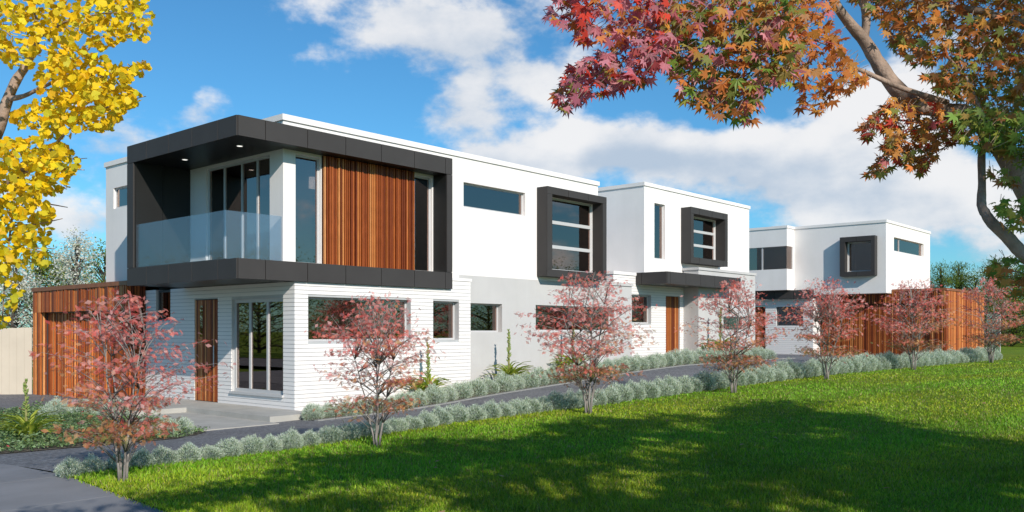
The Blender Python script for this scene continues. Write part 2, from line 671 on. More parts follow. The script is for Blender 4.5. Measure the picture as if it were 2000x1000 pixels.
sheet('planting_bed', np.arange(4.25, 9.5, 0.18), np.arange(13.9, 22.6, 0.18), 'soil', 0.012, keep=lambda x, y: bool(inpoly(x, y, BED)))
mb = MB()
for i, xa in enumerate(np.arange(10.8, 32.9, 1.2)):
    xb = xa + 1.19
    n = len(mb.v)
    c = [(xa, 14.62), (xb, 14.62), (xb, 14.74), (xa, 14.74)]
    mb.v += [(a, b, h(a, b) - 0.1) for a, b in c] + [(a, b, h(a, b) + 0.02) for a, b in c]
    mb.f += [tuple(n + i for i in q) for q in ((4, 5, 6, 7), (0, 1, 5, 4), (1, 2, 6, 5), (2, 3, 7, 6), (3, 0, 4, 7))]
tag(mb.build('edging_strip', 'edging'), 'pale concrete edging strip between driveway and the shrubs along the walls', 'edging')

pv = thing('porch_slab', 'stepped grey concrete porch slab at the first front door', 'porch', (10.5, 17, -0.12))
MB().box(10.05, 11.235, 15.17, 18.4, -0.3, 0.0).box(8.8, 11.235, 18.4, 22.68, -0.4, 0.0).build('upper_step', 'concrete', pv)
MB().box(8.45, 10.05, 14.85, 18.4, -0.4, -0.105).build('lower_step', 'concrete', pv)


# ------------------------------------------------------------------ facade helper: a along the wall, d into the wall, z up
class Fac:
    def __init__(self, axis, plane):
        self.ax = axis
        self.p = plane

    def box(self, mb, a0, a1, d0, d1, z0, z1):
        p = self.p
        if self.ax == 'Y':
            mb.box(a0, a1, p + d0, p + d1, z0, z1)
        else:
            mb.box(p + d0, p + d1, a0, a1, z0, z1)

    def pt(self, a, d, z):
        return Vector((a, self.p + d, z)) if self.ax == 'Y' else Vector((self.p + d, a, z))


def wall(mb, F, a0, a1, z0, z1, holes, d0=0.0, d1=0.22):
    cuts = sorted({a0, a1} | {min(max(q, a0), a1) for hh in holes for q in hh[:2]})
    for ca, cb in zip(cuts[:-1], cuts[1:]):
        if cb - ca < 1e-4:
            continue
        mid = (ca + cb) / 2
        zz = z0
        for hh in sorted([q for q in holes if q[0] < mid < q[1]], key=lambda q: q[2]):
            if hh[2] > zz:
                F.box(mb, ca, cb, d0, d1, zz, hh[2])
            zz = max(zz, hh[3])
        if zz < z1:
            F.box(mb, ca, cb, d0, d1, zz, z1)


def siding(parent, F, a0, a1, z0, z1, holes, pitch=0.09, name='board', d=0.0):
    """weatherboards, each course a piece of its own, joints recessed"""
    n = int(round((z1 - z0) / pitch))
    p = (z1 - z0) / n
    for i in range(n):
        za, zb = z0 + i * p + 0.005, z0 + (i + 1) * p - 0.005
        segs = [(a0, a1)]
        for hh in holes:
            if hh[2] < zb - 0.01 and hh[3] > za + 0.01:
                new = []
                for s0, s1 in segs:
                    if hh[0] > s0:
                        new.append((s0, min(s1, hh[0])))
                    if hh[1] < s1:
                        new.append((max(s0, hh[1]), s1))
                segs = [s for s in new if s[1] - s[0] > 0.005]
        for s0, s1 in segs:
            mb = MB()
            F.box(mb, s0, s1, d, d + 0.018, za, zb)
            mb.build(name, 'siding', parent)


SLATS = {}


def slats(parent, F, a0, a1, z0, z1, pitch=0.065, w=0.044, d0=-0.03, depth=0.032, name='slat', seed=0, mat='timber'):
    """upright timber battens that share one mesh per size"""
    hgt = z1 - z0
    rr = random.Random(seed)
    n = max(1, int(round((a1 - a0) / pitch)))
    p = (a1 - a0) / n
    for i in range(n):
        ww = w * rr.choice((0.82, 1.0, 1.0, 1.22))
        ww = min(ww, p * 0.86)
        dd = depth * rr.choice((0.75, 1.0, 1.0, 1.25))
        key = (F.ax, round(hgt, 3), round(ww, 4), round(dd, 4), mat)
        if key not in SLATS:
            mb = MB()
            if F.ax == 'Y':
                mb.box(-ww / 2, ww / 2, -dd, 0, 0, hgt)
            else:
                mb.box(-dd, 0, -ww / 2, ww / 2, 0, hgt)
            me = mb.mesh('slat')
            me.materials.append(M[mat])
            SLATS[key] = me
        place(name, SLATS[key], parent, F.pt(a0 + (i + 0.5) * p, d0 + depth, z0))


def window(parent, F, a0, a1, z0, z1, rec=0.10, fr=0.045, bars=(), hbars=(), room=1.1, frame='alu', curtain=None, name='window', wide=(0.1, 0.1)):
    """recessed window: frame, panes and the dim room behind"""
    mb = MB()
    F.box(mb, a0, a1, rec, rec + 0.05, z0, z0 + fr)
    F.box(mb, a0, a1, rec, rec + 0.05, z1 - fr, z1)
    F.box(mb, a0, a0 + fr, rec, rec + 0.05, z0 + fr, z1 - fr)
    F.box(mb, a1 - fr, a1, rec, rec + 0.05, z0 + fr, z1 - fr)
    fo = mb.build(name, frame, parent)
    for b in bars:
        m2 = MB()
        F.box(m2, b - fr / 2, b + fr / 2, rec - 0.004, rec + 0.046, z0 + fr, z1 - fr)
        m2.build('mullion', frame, fo)
    for b in hbars:
        m2 = MB()
        F.box(m2, a0 + fr, a1 - fr, rec - 0.012, rec + 0.042, b - 0.05, b + 0.05)
        m2.build('transom', 'alu', fo)
    ed = [a0 + fr * .6] + [b for b in bars] + [a1 - fr * .6]
    zd = [z0 + fr * .6] + [b for b in hbars] + [z1 - fr * .6]
    for xa, xb in zip(ed[:-1], ed[1:]):
        for za, zb in zip(zd[:-1], zd[1:]):
            m2 = MB()
            F.box(m2, xa + .002, xb - .002, rec + 0.022, rec + 0.030, za + .002, zb - .002)
            m2.build('pane', 'glass', fo)
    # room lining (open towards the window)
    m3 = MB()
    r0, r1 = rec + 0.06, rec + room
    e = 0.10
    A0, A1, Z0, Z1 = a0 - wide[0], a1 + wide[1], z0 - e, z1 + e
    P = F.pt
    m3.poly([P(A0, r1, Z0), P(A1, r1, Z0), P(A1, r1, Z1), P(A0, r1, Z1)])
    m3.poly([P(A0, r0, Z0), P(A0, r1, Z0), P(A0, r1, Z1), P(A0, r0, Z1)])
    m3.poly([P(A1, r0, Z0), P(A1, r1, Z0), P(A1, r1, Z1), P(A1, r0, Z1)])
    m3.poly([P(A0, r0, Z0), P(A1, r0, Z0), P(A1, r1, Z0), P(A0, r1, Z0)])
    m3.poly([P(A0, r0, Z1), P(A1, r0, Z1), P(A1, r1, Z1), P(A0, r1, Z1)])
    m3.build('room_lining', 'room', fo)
    if curtain:
        m4 = MB()
        c0, c1 = curtain
        n = 10
        for i in range(n):
            xa = c0 + (c1 - c0) * i / n
            xb = c0 + (c1 - c0) * (i + 1) / n
            dd = 0.02 * (i % 2)
            m4.poly([P(xa, rec + 0.16 + dd, z0), P(xb, rec + 0.18 - dd, z0), P(xb, rec + 0.18 - dd, z1), P(xa, rec + 0.16 + dd, z1)])
        m4.build('curtain', 'curtain', fo)
    return fo


def panels(parent, F, cuts, z0, z1, d=-0.012, name='panel', gap=0.018):
    for a, b in zip(cuts[:-1], cuts[1:]):
        mb = MB()
        F.box(mb, a + gap / 2, b - gap / 2, d - 0.02, d + 0.014, z0, z1)
        mb.build(name, 'panel', parent)


def box_window(parent, F, a0, a1, z0, z1, i0, i1, j0, j1, prot, seams, hbars, name='box_window', curtain=None, bars=()):
    """deep dark surround that stands out from the wall round a recessed window"""
    mb = MB()
    F.box(mb, a0, a1, -prot, -0.002, j1, z1)
    F.box(mb, a0, a1, -prot, -0.002, z0, j0)
    F.box(mb, a0, i0, -prot, -0.002, j0, j1)
    F.box(mb, i1, a1, -prot, -0.002, j0, j1)
    o = mb.build(name, 'panel', parent)
    F2 = Fac(F.ax, F.p - prot)
    panels(o, F2, [a0 - .004] + seams + [a1 + .004], j1, z1 + .003)
    panels(o, F2, [a0 - .004] + seams + [a1 + .004], z0 - .003, j0)
    panels(o, F2, [a0 - .004, i0], j0 + .006, j1 - .006)
    panels(o, F2, [i1, a1 + .004], j0 + .006, j1 - .006)
    window(parent, F, i0, i1, j0, j1, 0.05, 0.06, bars, hbars, 1.2, curtain=curtain)
    return o


def coping(parent, rects, mat='white', name='parapet_coping'):
    mb = MB()
    for r in rects:
        mb.box(*r)
    return mb.build(name, mat, parent)


# ------------------------------------------------------------------ first townhouse (with the corner balcony)
house = thing('townhouse', 'large white townhouse with black framed corner balcony, nearest of the three', 'house', (16.5, 19, 0))
FY = Fac('Y', 16.46)
FX = Fac('X', 11.24)
FL = Fac('Y', 16.04)

up = MB()
hA = (11.56, 12.24, 3.17, 5.60)
hB = (15.03, 15.70, 3.17, 5.60)
hH = (16.84, 19.36, 4.98, 5.64)
hBox = (20.12, 22.62, 3.48, 5.66)
wall(up, FY, 11.24, 22.91, 3.17, 6.28, [hA, hB, hH, hBox])
hS = (16.97, 19.66, 3.17, 5.60)
hLw = (23.45, 24.53, 5.08, 5.65)
wall(up, FX, 16.68, 25.0, 2.9, 6.28, [hS, hLw])
up.box(11.24, 16.665, 16.46, 16.68, 2.762, 3.17)
up.box(22.69, 22.91, 16.68, 25.0, 3.17, 6.28)
up.box(11.46, 22.69, 24.78, 25.0, 2.9, 6.28)
up.build('upper_wall', 'white', house)
MB().box(11.46, 22.69, 16.68, 24.78, 6.0, 6.12).build('flat_roof', 'grey', house)
coping(house, [(11.20, 22.95, 16.42, 16.72, 6.28, 6.41), (11.20, 11.50, 16.72, 25.04, 6.28, 6.41), (22.65, 22.95, 16.72, 25.04, 6.28, 6.41), (11.50, 22.65, 24.74, 25.04, 6.28, 6.41)])

gw = MB()
gA = (16.95, 18.37, 1.66, 2.44)
gB = (19.83, 23.78, 1.685, 2.45)
wall(gw, FY, 16.67, 24.83, -0.4, 3.168, [gA, gB])
gw.box(24.61, 24.83, 16.68, 24, -0.2, 3.168)
gw.build('rendered_wall', 'grey', house)
coping(house, [(22.95, 24.87, 16.42, 16.72, 3.17, 3.27), (24.57, 24.87, 16.72, 24, 3.17, 3.27)], 'grey')
MB().box(22.95, 24.57, 16.72, 24, 2.95, 3.05).build('flat_roof', 'grey', house)

# lower walls of weatherboard
sR = [(11.59, 14.59, 1.467, 2.445), (15.33, 16.25, 1.47, 2.445)]
sL = [(21.37, 22.14, 1.97, 2.76), (19.12, 20.19, -0.3, 2.46), (16.46, 18.53, 0.30, 2.42)]
lw = MB()
wall(lw, Fac('Y', 16.058), 11.258, 16.665, -0.3, 2.76, sR, 0, 0.18)
lw.box(15.94, 16.665, 16.058, 16.24, 2.76, 2.98)
sw = lw.build('siding_wall', 'sidegap', house)
siding(sw, FL, 11.24, 16.67, -0.03, 2.76, sR)
siding(sw, FL, 15.94, 16.67, 2.76, 2.97, [])
MB().box(15.94, 16.70, 16.02, 16.45, 2.975, 3.05).build('coping', 'white', sw)
lw = MB()
wall(lw, Fac('X', 11.258), 16.24, 22.69, -0.3, 2.76, sL, 0, 0.18)
sw2 = lw.build('siding_wall', 'sidegap', house)
siding(sw2, FX, 16.04 + 0.0185, 22.69, -0.03, 2.76, sL)
MB().box(11.195, 11.24, 16.44, 18.55, 0.245, 0.298).build('window_sill', 'alu', house)

# balcony frame
core = MB()
for z0, z1 in ((5.66, 6.05), (2.768, 3.16)):
    core.box(9.845, 11.238, 15.995, 20.705, z0, z1)
    core.box(11.238, 15.92, 15.995, 16.456, z0, z1)
core.box(9.845, 11.238, 20.4, 20.705, 3.16, 5.66)
core.box(15.73, 15.92, 15.995, 16.456, 3.16, 5.66)
bf = core.build('balcony_frame', 'soffit', house)
PX = Fac('X', 9.842)
PY = Fac('Y', 15.992)
cl = [15.98, 16.69, 17.73, 18.74, 19.76, 20.72]
cr = [9.83, 10.47, 11.52, 12.55, 13.59, 14.63, 15.68, 15.935]
for z0, z1 in ((5.65, 6.06), (2.76, 3.17)):
    panels(bf, PX, cl, z0, z1)
    panels(bf, PY, cr, z0, z1)
panels(bf, PX, [20.4, 20.72], 3.18, 5.64)
panels(bf, PY, [15.73, 15.935], 3.18, 5.64)
for x, y in ((10.45, 16.9), (10.45, 19.2)):
    mb = MB()
    mb.tube([(x, y, 5.660), (x, y, 5.648)], [0.075, 0.075], 20)
    d = mb.build('downlight', 'alu', house)
    MB().tube([(x, y, 5.655), (x, y, 5.6465)], [0.058, 0.058], 20).build('lens', 'lamp', d)
# dark lining of the balcony's far side
mb = MB()
for a, b in ((9.86, 10.52), (10.53, 11.23)):
    mb.box(a, b, 20.375, 20.398, 3.17, 5.65)
mb.build('side_lining', 'soffit', house)

bal = MB().box(9.86, 9.90, 16.5, 20.37, 3.163, 3.19).box(9.86, 11.23, 16.49, 16.53, 3.163, 3.19).build('balustrade', 'darkalu', house)
MB().box(9.872, 9.888, 16.52, 20.37, 3.19, 4.19).build('glass_panel', 'frosted', bal)
MB().box(9.872, 11.235, 16.502, 16.518, 3.19, 4.19).build('glass_panel', 'frosted', bal)

# balcony doors, glazing either side of the timber screen
window(house, FX, *hS[:2], 3.175, 5.60, 0.06, 0.055, (17.55, 18.18, 18.93), (), 1.5, 'alu', name='sliding_door')
window(house, FY, hA[0], hA[1], 3.175, 5.60, 0.07, 0.05, room=1.4, wide=(0.1, 0.7))
window(house, FY, hB[0], hB[1], 3.175, 5.60, 0.07, 0.05, room=1.3, curtain=(15.06, 15.30))
window(house, FY, *hH, rec=0.10, room=1.5)
window(house, FX, *hLw, rec=0.06, room=1.0)
scr = MB().box(12.26, 15.02, 16.43, 16.459, 3.17, 5.65).build('timber_screen', 'woodback', house)
slats(scr, Fac('Y', 16.43), 12.27, 15.01, 3.172, 5.648, 0.062, 0.036, -0.06, 0.06, seed=1)
box_window(house, FY, 19.88, 22.83, 3.28, 5.865, 20.12, 22.62, 3.48, 5.66, 0.36, [20.88, 21.86], (4.20, 4.93), curtain=(21.8, 22.4))
window(house, FL, *sR[0], rec=0.17, room=0.5)
window(house, FL, *sR[1], rec=0.17, room=0.9, curtain=(16.0, 16.15))
window(house, FY, *gA, rec=0.16, room=1.2, curtain=(18.05, 18.2))
window(house, FY, *gB, rec=0.16, room=1.2)
window(house, FX, sL[2][0], sL[2][1], sL[2][2], sL[2][3], 0.08, 0.075, (17.17, 17.87), (), 1.0, curtain=(17.98, 18.40))
window(house, FX, sL[0][0], sL[0][1], sL[0][2], 2.74, 0.08, 0.05, room=0.8, frame='darkalu')

door = MB().box(11.27, 11.33, 19.13, 20.18, 0.0, 2.45).build('front_door', 'woodback', house)
DR = Fac('X', 11.27)
slats(door, DR, 19.15, 20.16, 0.01, 2.44, 0.062, 0.047, -0.03, 0.03, seed=2)
MB().box(11.222, 11.236, 19.78, 19.90, 1.55, 2.30).build('glass_slot', 'glass', door)
MB().tube([(11.20, 19.24, 0.85), (11.20, 19.24, 1.35)], [0.012, 0.012], 8).build('handle', 'alu', door)

lamp = thing('pendant_lamp', 'white drum pendant lamp seen through the tall upstairs corner window', 'lamp', (12.42, 16.98, 5.05))
MB().tube([(12.42, 16.98, 4.95), (12.42, 16.98, 5.22)], [0.24, 0.24], 28).build('lamp_shade', 'lampwhite', lamp)
MB().tube([(12.42, 16.98, 5.22), (12.42, 16.98, 5.62)], [0.008, 0.008], 6).build('cord', 'darkalu', lamp)

# garage in timber
gx = Fac('X', 10.75)
gb = MB()
wall(gb, Fac('X', 10.782), 22.70, 28.80, -0.45, 2.88, [(23.37, 28.24, -0.45, 2.25)], 0, 0.16)
gb.box(10.95, 11.24, 22.72, 22.9, -0.45, 2.88)
gb.box(10.95, 16, 28.6, 28.8, -0.45, 2.88)
gb.box(10.95, 16, 22.9, 28.6, 2.7, 2.86)
gar = gb.build('timber_garage', 'woodback', house)
slats(gar, gx, 22.70, 28.81, 2.25, 2.88, 0.083, 0.052, -0.02, 0.052, seed=3)
slats(gar, gx, 28.25, 28.81, -0.35, 2.25, 0.083, 0.052, -0.02, 0.052, seed=4)
slats(gar, gx, 22.70, 23.37, -0.35, 2.25, 0.083, 0.052, -0.02, 0.052, seed=5)
slats(gar, Fac('Y', 22.66), 10.77, 11.23, -0.35, 2.88, 0.08, 0.052, 0.0, 0.035, seed=6)
MB().box(10.71, 11.235, 22.62, 28.85, 2.885, 3.0).box(11.235, 16, 25.05, 28.85, 2.885, 3.0).build('roof_edge', 'woodcap', gar)
gd = MB().box(10.965, 11.03, 23.30, 28.30, -0.40, 2.30).build('garage_door', 'woodback', house)
slats(gd, Fac('X', 10.965), 23.45, 28.16, -0.22, 2.22, 0.088, 0.052, -0.05, 0.052, seed=7, mat='paletimber')
MB().box(10.90, 10.962, 28.17, 28.24, -0.35, 2.25).box(10.90, 10.962, 23.37, 23.44, -0.35, 2.25).box(10.90, 10.962, 23.44, 28.17, 2.225, 2.25).box(10.90, 10.962, 23.44, 28.17, -0.35, -0.225).build('door_frame', 'darkalu', gd)
# timber lined reveals of the garage opening
slats(gar, Fac('Y', 28.235), 10.79, 10.94, -0.35, 2.24, 0.075, 0.06, -0.02, 0.025, name='reveal_slat', seed=8)

# ------------------------------------------------------------------ second townhouse
h2 = thing('townhouse', 'middle white townhouse with flat black canopy over its timber front door', 'house', (30, 20, 0.6))
UY = Fac('Y', 17.5)
SY = Fac('Y', 17.45)
GY = Fac('Y', 16.81)
up = MB()
tW = (27.88, 28.62, 4.34, 6.38)
bW = (29.98, 32.48, 4.50, 6.16)
wall(up, UY, 27.2, 35.45, 3.62, 6.93, [tW, bW])
up.box(27.2, 27.42, 17.72, 25, 3.62, 6.93)
up.box(35.23, 35.45, 17.72, 25, 0.4, 6.93)
up.box(27.42, 35.23, 24.8, 25, 3.62, 6.93)
up.build('upper_wall', 'white', h2)
MB().box(27.42, 35.23, 17.72, 24.8, 6.6, 6.72).build('flat_roof', 'grey', h2)
coping(h2, [(27.16, 35.49, 17.46, 17.76, 6.93, 7.06), (27.16, 27.46, 17.76, 25.04, 6.93, 7.06), (35.19, 35.49, 17.76, 25.04, 6.93, 7.06)])
window(h2, UY, *tW, rec=0.10, room=1.2)
box_window(h2, UY, 29.76, 32.70, 4.28, 6.40, 29.98, 32.48, 4.50, 6.16, 0.40, [30.40, 31.40, 32.30], (5.05, 5.60), curtain=(31.7, 32.2))
w2 = [(26.2, 27.59, 1.96, 2.97), (28.59, 29.60, 0.3, 2.99)]
lw = MB()
wall(lw, Fac('Y', 17.468), 25.208, 29.87, 0.2, 3.64, w2, 0, 0.16)
lw.box(25.208, 25.40, 17.628, 25, 0.2, 3.64)
sw = lw.build('siding_wall', 'sidegap', h2)
siding(sw, SY, 25.19, 29.868, 0.45, 3.64, w2)
siding(sw, Fac('X', 25.19), 17.47, 22, 0.45, 3.64, [])
MB().box(25.15, 26.56, 17.41, 17.49, 3.645, 3.75).box(25.15, 25.45, 17.49, 25, 3.645, 3.75).box(25.45, 27.18, 17.49, 25, 3.5, 3.6).build('coping', 'white', sw)
window(h2, SY, *w2[0], rec=0.14, room=1.0, curtain=(27.15, 27.4))
d2 = MB().box(28.59, 29.6, 17.53, 17.59, 0.4, 2.985).build('front_door', 'woodback', h2)
slats(d2, Fac('Y', 17.53), 28.61, 29.58, 0.45, 2.975, 0.075, 0.055, -0.03, 0.03, seed=9)
gw = MB()
g2 = [(31.84, 33.81, 1.70, 2.27)]
wall(gw, GY, 29.87, 34.60, 0.2, 4.0, g2)
gw.box(29.87, 30.09, 17.03, 17.448, 0.2, 4.0)
gw.box(34.38, 34.60, 17.03, 17.5, 0.2, 4.0)
gw.build('rendered_wall', 'grey', h2)
MB().box(29.83, 34.64, 16.77, 17.05, 4.002, 4.10).box(29.83, 30.13, 17.05, 17.495, 4.002, 4.10).box(30.13, 34.64, 17.05, 17.495, 4.002, 4.06).build('parapet_coping', 'grey', h2)
window(h2, GY, *g2[0], rec=0.16, room=1.0)
cc = MB().box(26.595, 32.03, 16.205, 17.44, 3.34, 3.74).build('entry_canopy', 'soffit', h2)
panels(cc, Fac('Y', 16.202), [26.58, 26.80, 27.85, 28.9, 29.95, 31.0, 32.045], 3.335, 3.752)
panels(cc, Fac('X', 26.592), [16.19, 17.20, 17.44], 3.335, 3.752)
for x in (27.2, 28.9):
    d = MB().tube([(x, 16.75, 3.345), (x, 16.75, 3.328)], [0.07, 0.07], 16).build('downlight', 'alu', h2)

# ------------------------------------------------------------------ third townhouse
h3 = thing('townhouse', 'far white townhouse with overhanging upper floor above a timber garage', 'house', (48, 17, 0.5))
TX = Fac('X', 44.4)
TY = Fac('Y', 14.76)
up = MB()
b3 = (15.36, 16.62, 4.62, 6.10)
q3 = (45.55, 50.28, 5.655, 6.34)
wall(up, TX, 14.98, 19.4, 3.54, 6.97, [b3])
wall(up, TY, 44.4, 51.4, 3.54, 6.97, [q3])
up.box(51.18, 51.4, 14.98, 24, 0.3, 6.97)
up.box(44.62, 51.18, 14.98, 19.4, 3.54, 3.7)
up.build('upper_wall', 'white', h3)
MB().box(44.62, 51.18, 14.98, 24, 6.7, 6.8).build('flat_roof', 'grey', h3)
coping(h3, [(44.36, 51.44, 14.72, 15.02, 6.97, 7.10), (44.36, 44.66, 15.02, 19.36, 6.97, 7.10), (51.14, 51.44, 15.02, 24, 6.97, 7.10), (43.48, 44.7, 19.36, 19.66, 6.97, 7.10), (43.48, 43.78, 19.66, 25, 6.97, 7.10)])
window(h3, TY, *q3, rec=0.10, room=1.2, bars=(46.6,))
box_window(h3, TX, 15.17, 16.88, 4.40, 6.34, 15.36, 16.62, 4.62, 6.10, 0.34, [16.06], (), curtain=(16.42, 16.55))
by = MB()
by.box(43.52, 44.4, 19.4, 24, 3.8, 4.88).box(43.52, 44.4, 19.4, 24, 6.05, 6.97).box(44.27, 44.4, 19.4, 24, 4.88, 6.05).box(43.6, 44.27, 22.6, 24, 4.88, 6.05)
by.build('bay_wall', 'white', h3)
bw = MB().box(43.56, 43.62, 20.72, 20.80, 4.88, 6.05).build('corner_window', 'alu', h3)
MB().box(44.2, 44.265, 19.43, 19.5, 4.88, 6.05).build('jamb', 'alu', bw)
MB().box(43.575, 43.585, 19.44, 20.72, 4.885, 6.045).build('pane', 'glass', bw)
MB().box(43.575, 43.585, 20.80, 22.6, 4.885, 6.045).build('pane', 'glass', bw)
MB().box(43.585, 44.2, 19.445, 19.455, 4.885, 6.045).build('pane', 'glass', bw)
MB().box(44.24, 44.268, 19.5, 22.6, 4.885, 6.045).build('room_lining', 'room', bw)
s3 = [(18.86, 20.33, 1.96, 2.94), (20.93, 21.9, 0.3, 3.0)]
lw = MB()
wall(lw, Fac('X', 44.298), 18.36, 24, 0.2, 3.35, s3, 0, 0.16)
lw.box(44.458, 45.2, 18.358, 18.5, 0.2, 3.35)
sw = lw.build('siding_wall', 'sidegap', h3)
siding(sw, Fac('X', 44.28), 18.34, 24, 0.40, 3.35, s3, 0.10)
siding(sw, Fac('Y', 18.34), 44.30, 45.2, 0.40, 3.35, [], 0.10)
window(h3, Fac('X', 44.28), *s3[0], rec=0.12, room=0.8, frame='darkalu')
d3 = MB().box(44.36, 44.42, 20.93, 21.9, 0.4, 2.99).build('front_door', 'woodback', h3)
slats(d3, Fac('X', 44.36), 20.95, 21.88, 0.42, 2.98, 0.085, 0.062, -0.03, 0.03, seed=10)
fb = MB().box(44.0, 44.45, 18.345, 24, 3.36, 3.79).build('entry_fascia', 'soffit', h3)
panels(fb, Fac('X', 44.0), [18.34, 19.25, 20.3, 21.4, 22.5, 24], 3.355, 3.795)
gb = MB()
wall(gb, Fac('X', 45.232), 12.28, 14.74, 0.3, 3.62, [(13.0, 14.74, 0.3, 3.04)], 0, 0.12)
wall(gb, Fac('X', 45.232), 14.74, 18.34, 0.3, 3.53, [(14.74, 16.85, 0.3, 3.04)], 0, 0.12)
gb.box(45.36, 52.2, 12.292, 12.42, 0.3, 3.62)
gb.box(52.08, 52.2, 12.42, 14.7, 0.3, 3.62)
g3 = gb.build('timber_garage', 'woodback', h3)
TG = Fac('X', 45.2)
slats(g3, TG, 12.29, 14.74, 3.04, 3.62, 0.088, 0.055, -0.02, 0.052, seed=11)
slats(g3, TG, 14.74, 16.85, 3.04, 3.53, 0.088, 0.055, -0.02, 0.052, seed=12)
slats(g3, TG, 16.85, 18.33, 0.35, 3.53, 0.088, 0.055, -0.02, 0.052, seed=13)
slats(g3, TG, 12.29, 13.0, 0.35, 3.04, 0.088, 0.055, -0.02, 0.052, seed=14)
slats(g3, Fac('Y', 12.26), 45.22, 52.2, 0.35, 3.62, 0.10, 0.08, 0, 0.032, seed=15, mat='paletimber')
MB().box(45.16, 52.24, 12.22, 14.72, 3.622, 3.735).build('roof_edge', 'woodcap', g3)
gd = MB().box(45.31, 45.36, 13.0, 16.85, 0.35, 3.03).build('garage_door', 'woodback', h3)
slats(gd, Fac('X', 45.31), 13.01, 16.84, 0.40, 3.0, 0.09, 0.062, -0.03, 0.032, seed=16)

scn = thing('screen_panel', 'small pale grey panel screen standing at the end of the far garage', 'screen', (52.3, 11.9, 0.5))
p0, p1 = Vector((52.30, 12.16, 0)), Vector((52.75, 11.62, 0))
nn = Vector((0.6, 0.5, 0)).normalized() * 0.03
mb = MB()
for za, zb in ((0.45, 2.6),):
    q = [p0, p1, p1 + nn, p0 + nn]
    mb.v += [(p.x, p.y, za) for p in q] + [(p.x, p.y, zb) for p in q]
    mb.f += [(0, 3, 2, 1), (4, 5, 6, 7), (0, 1, 5, 4), (1, 2, 6, 5), (2, 3, 7, 6), (3, 0, 4, 7)]
mb.build('panel', 'frosted', scn)
MB().tube([p1 + nn * .5 + Vector((0, 0, .4)), p1 + nn * .5 + Vector((0, 0, 2.62))], [0.025, 0.025], 8).build('post', 'alu', scn)

# ------------------------------------------------------------------ fence at the left
fo = thing('board_fence', 'cream painted board fence left of the timber garage', 'fence', (9.0, 30, -0.3))
pA = Vector((10.72, 28.86, 0))
dirv = Vector((-FS, FC, 0)) + Vector((-0.02, 0.0, 0))
dirv.normalize()
nrm = Vector((dirv.y, -dirv.x, 0))
for i in range(14):
    a = pA + dirv * (i * 0.228)
    b = pA + dirv * (i * 0.228 + 0.224)
    mb = MB()
    q = [a, b, b + nrm * 0.03, a + nrm * 0.03]
    top = 1.80 - 0.008 * i
    mb.v += [(p.x, p.y, -0.4) for p in q] + [(p.x, p.y, top) for p in q]
    mb.f += [(0, 3, 2, 1), (4, 5, 6, 7), (0, 1, 5, 4), (1, 2, 6, 5), (2, 3, 7, 6), (3, 0, 4, 7)]
    mb.build('board', 'fence', fo)
mb = MB()
a, b = pA + nrm * 0.031 * (-1 if nrm.dot(Vector((FC, FS, 0))) < 0 else 1), pA + dirv * 3.2
for z in (0.2, 1.4):
    q = [pA - nrm * -0.035, pA + dirv * 3.19 - nrm * -0.035, pA + dirv * 3.19 + nrm * 0.08, pA + nrm * 0.08]
    n = len(mb.v)
    mb.v += [(p.x, p.y, z) for p in q] + [(p.x, p.y, z + 0.08) for p in q]
    mb.f += [tuple(n + i for i in f) for f in ((0, 3, 2, 1), (4, 5, 6, 7), (0, 1, 5, 4), (1, 2, 6, 5), (2, 3, 7, 6), (3, 0, 4, 7))]
mb.build('rail', 'fence', fo)

# ------------------------------------------------------------------ leaf shapes
def star_leaf():
    """palmate maple leaf with seven pointed lobes, slightly cupped; y is the middle lobe"""
    v = [(0, 0, 0)]
    angs = [-125, -82, -42, 0, 42, 82, 125]
    lens = [0.42, 0.72, 0.92, 1.0, 0.92, 0.72, 0.42]
    ring = []
    for i, (a, l) in enumerate(zip(angs, lens)):
        r = math.radians(a)
        ring.append((l * math.sin(r), l * math.cos(r), -0.16 * l))
        if i < 6:
            m = math.radians((a + angs[i + 1]) / 2)
            rr = 0.40
            ring.append((rr * math.sin(m), rr * math.cos(m), 0.02))
    # widen lobes
    pts = [(0.0, -0.10, 0.0)] + ring
    f = [(0, i + 1, i) for i in range(1, len(pts) - 1)]
    return pts, f


def fan_leaf():
    """ginkgo leaf: fan with a notch"""
    v = [(0, -0.45, 0)]
    for a, r in ((-62, .92), (-45, 1.02), (-25, 1.06), (-7, 1.0), (0, .80), (7, 1.0), (25, 1.06), (45, 1.02), (62, .92)):
        q = math.radians(a)
        v.append((r * math.sin(q) * 0.72, r * math.cos(q) - 0.45, 0.10 * abs(math.sin(q)) + 0.05 * math.sin(a * 0.3)))
    f = [(0, i + 1, i) for i in range(1, len(v) - 1)]
    return v, f


KITE = ([(0, -0.5, 0), (0.32, 0.05, 0.07), (0, 0.6, -0.05), (-0.32, 0.05, 0.07)], [(0, 1, 2), (0, 2, 3)])
TRI3 = ([(0, 0, 0), (0.45, 0.45, 0.12), (0, 1.0, 0), (-0.45, 0.45, 0.12), (0.75, -0.05, 0.1), (-0.75, -0.05, 0.1)], [(0, 1, 2), (0, 2, 3), (0, 4, 1), (0, 3, 5)])
STAR = star_leaf()
FAN = fan_leaf()


def proto_mesh(name, p, mat):
    me = bpy.data.meshes.new(name)
    me.from_pydata(p[0], [], p[1])
    me.materials.append(M[mat])
    return me


def poly_points(poly, n, rng):
    xs = [p[0] for p in poly]
    ys = [p[1] for p in poly]
    out = []
    while sum(len(o) for o in out) < n:
        u = rng.uniform(min(xs), max(xs), n * 2)
        v = rng.uniform(min(ys), max(ys), n * 2)
        k = inpoly(u, v, poly)
        out.append(np.stack([u[k], v[k]], 1))
    return np.concatenate(out)[:n]


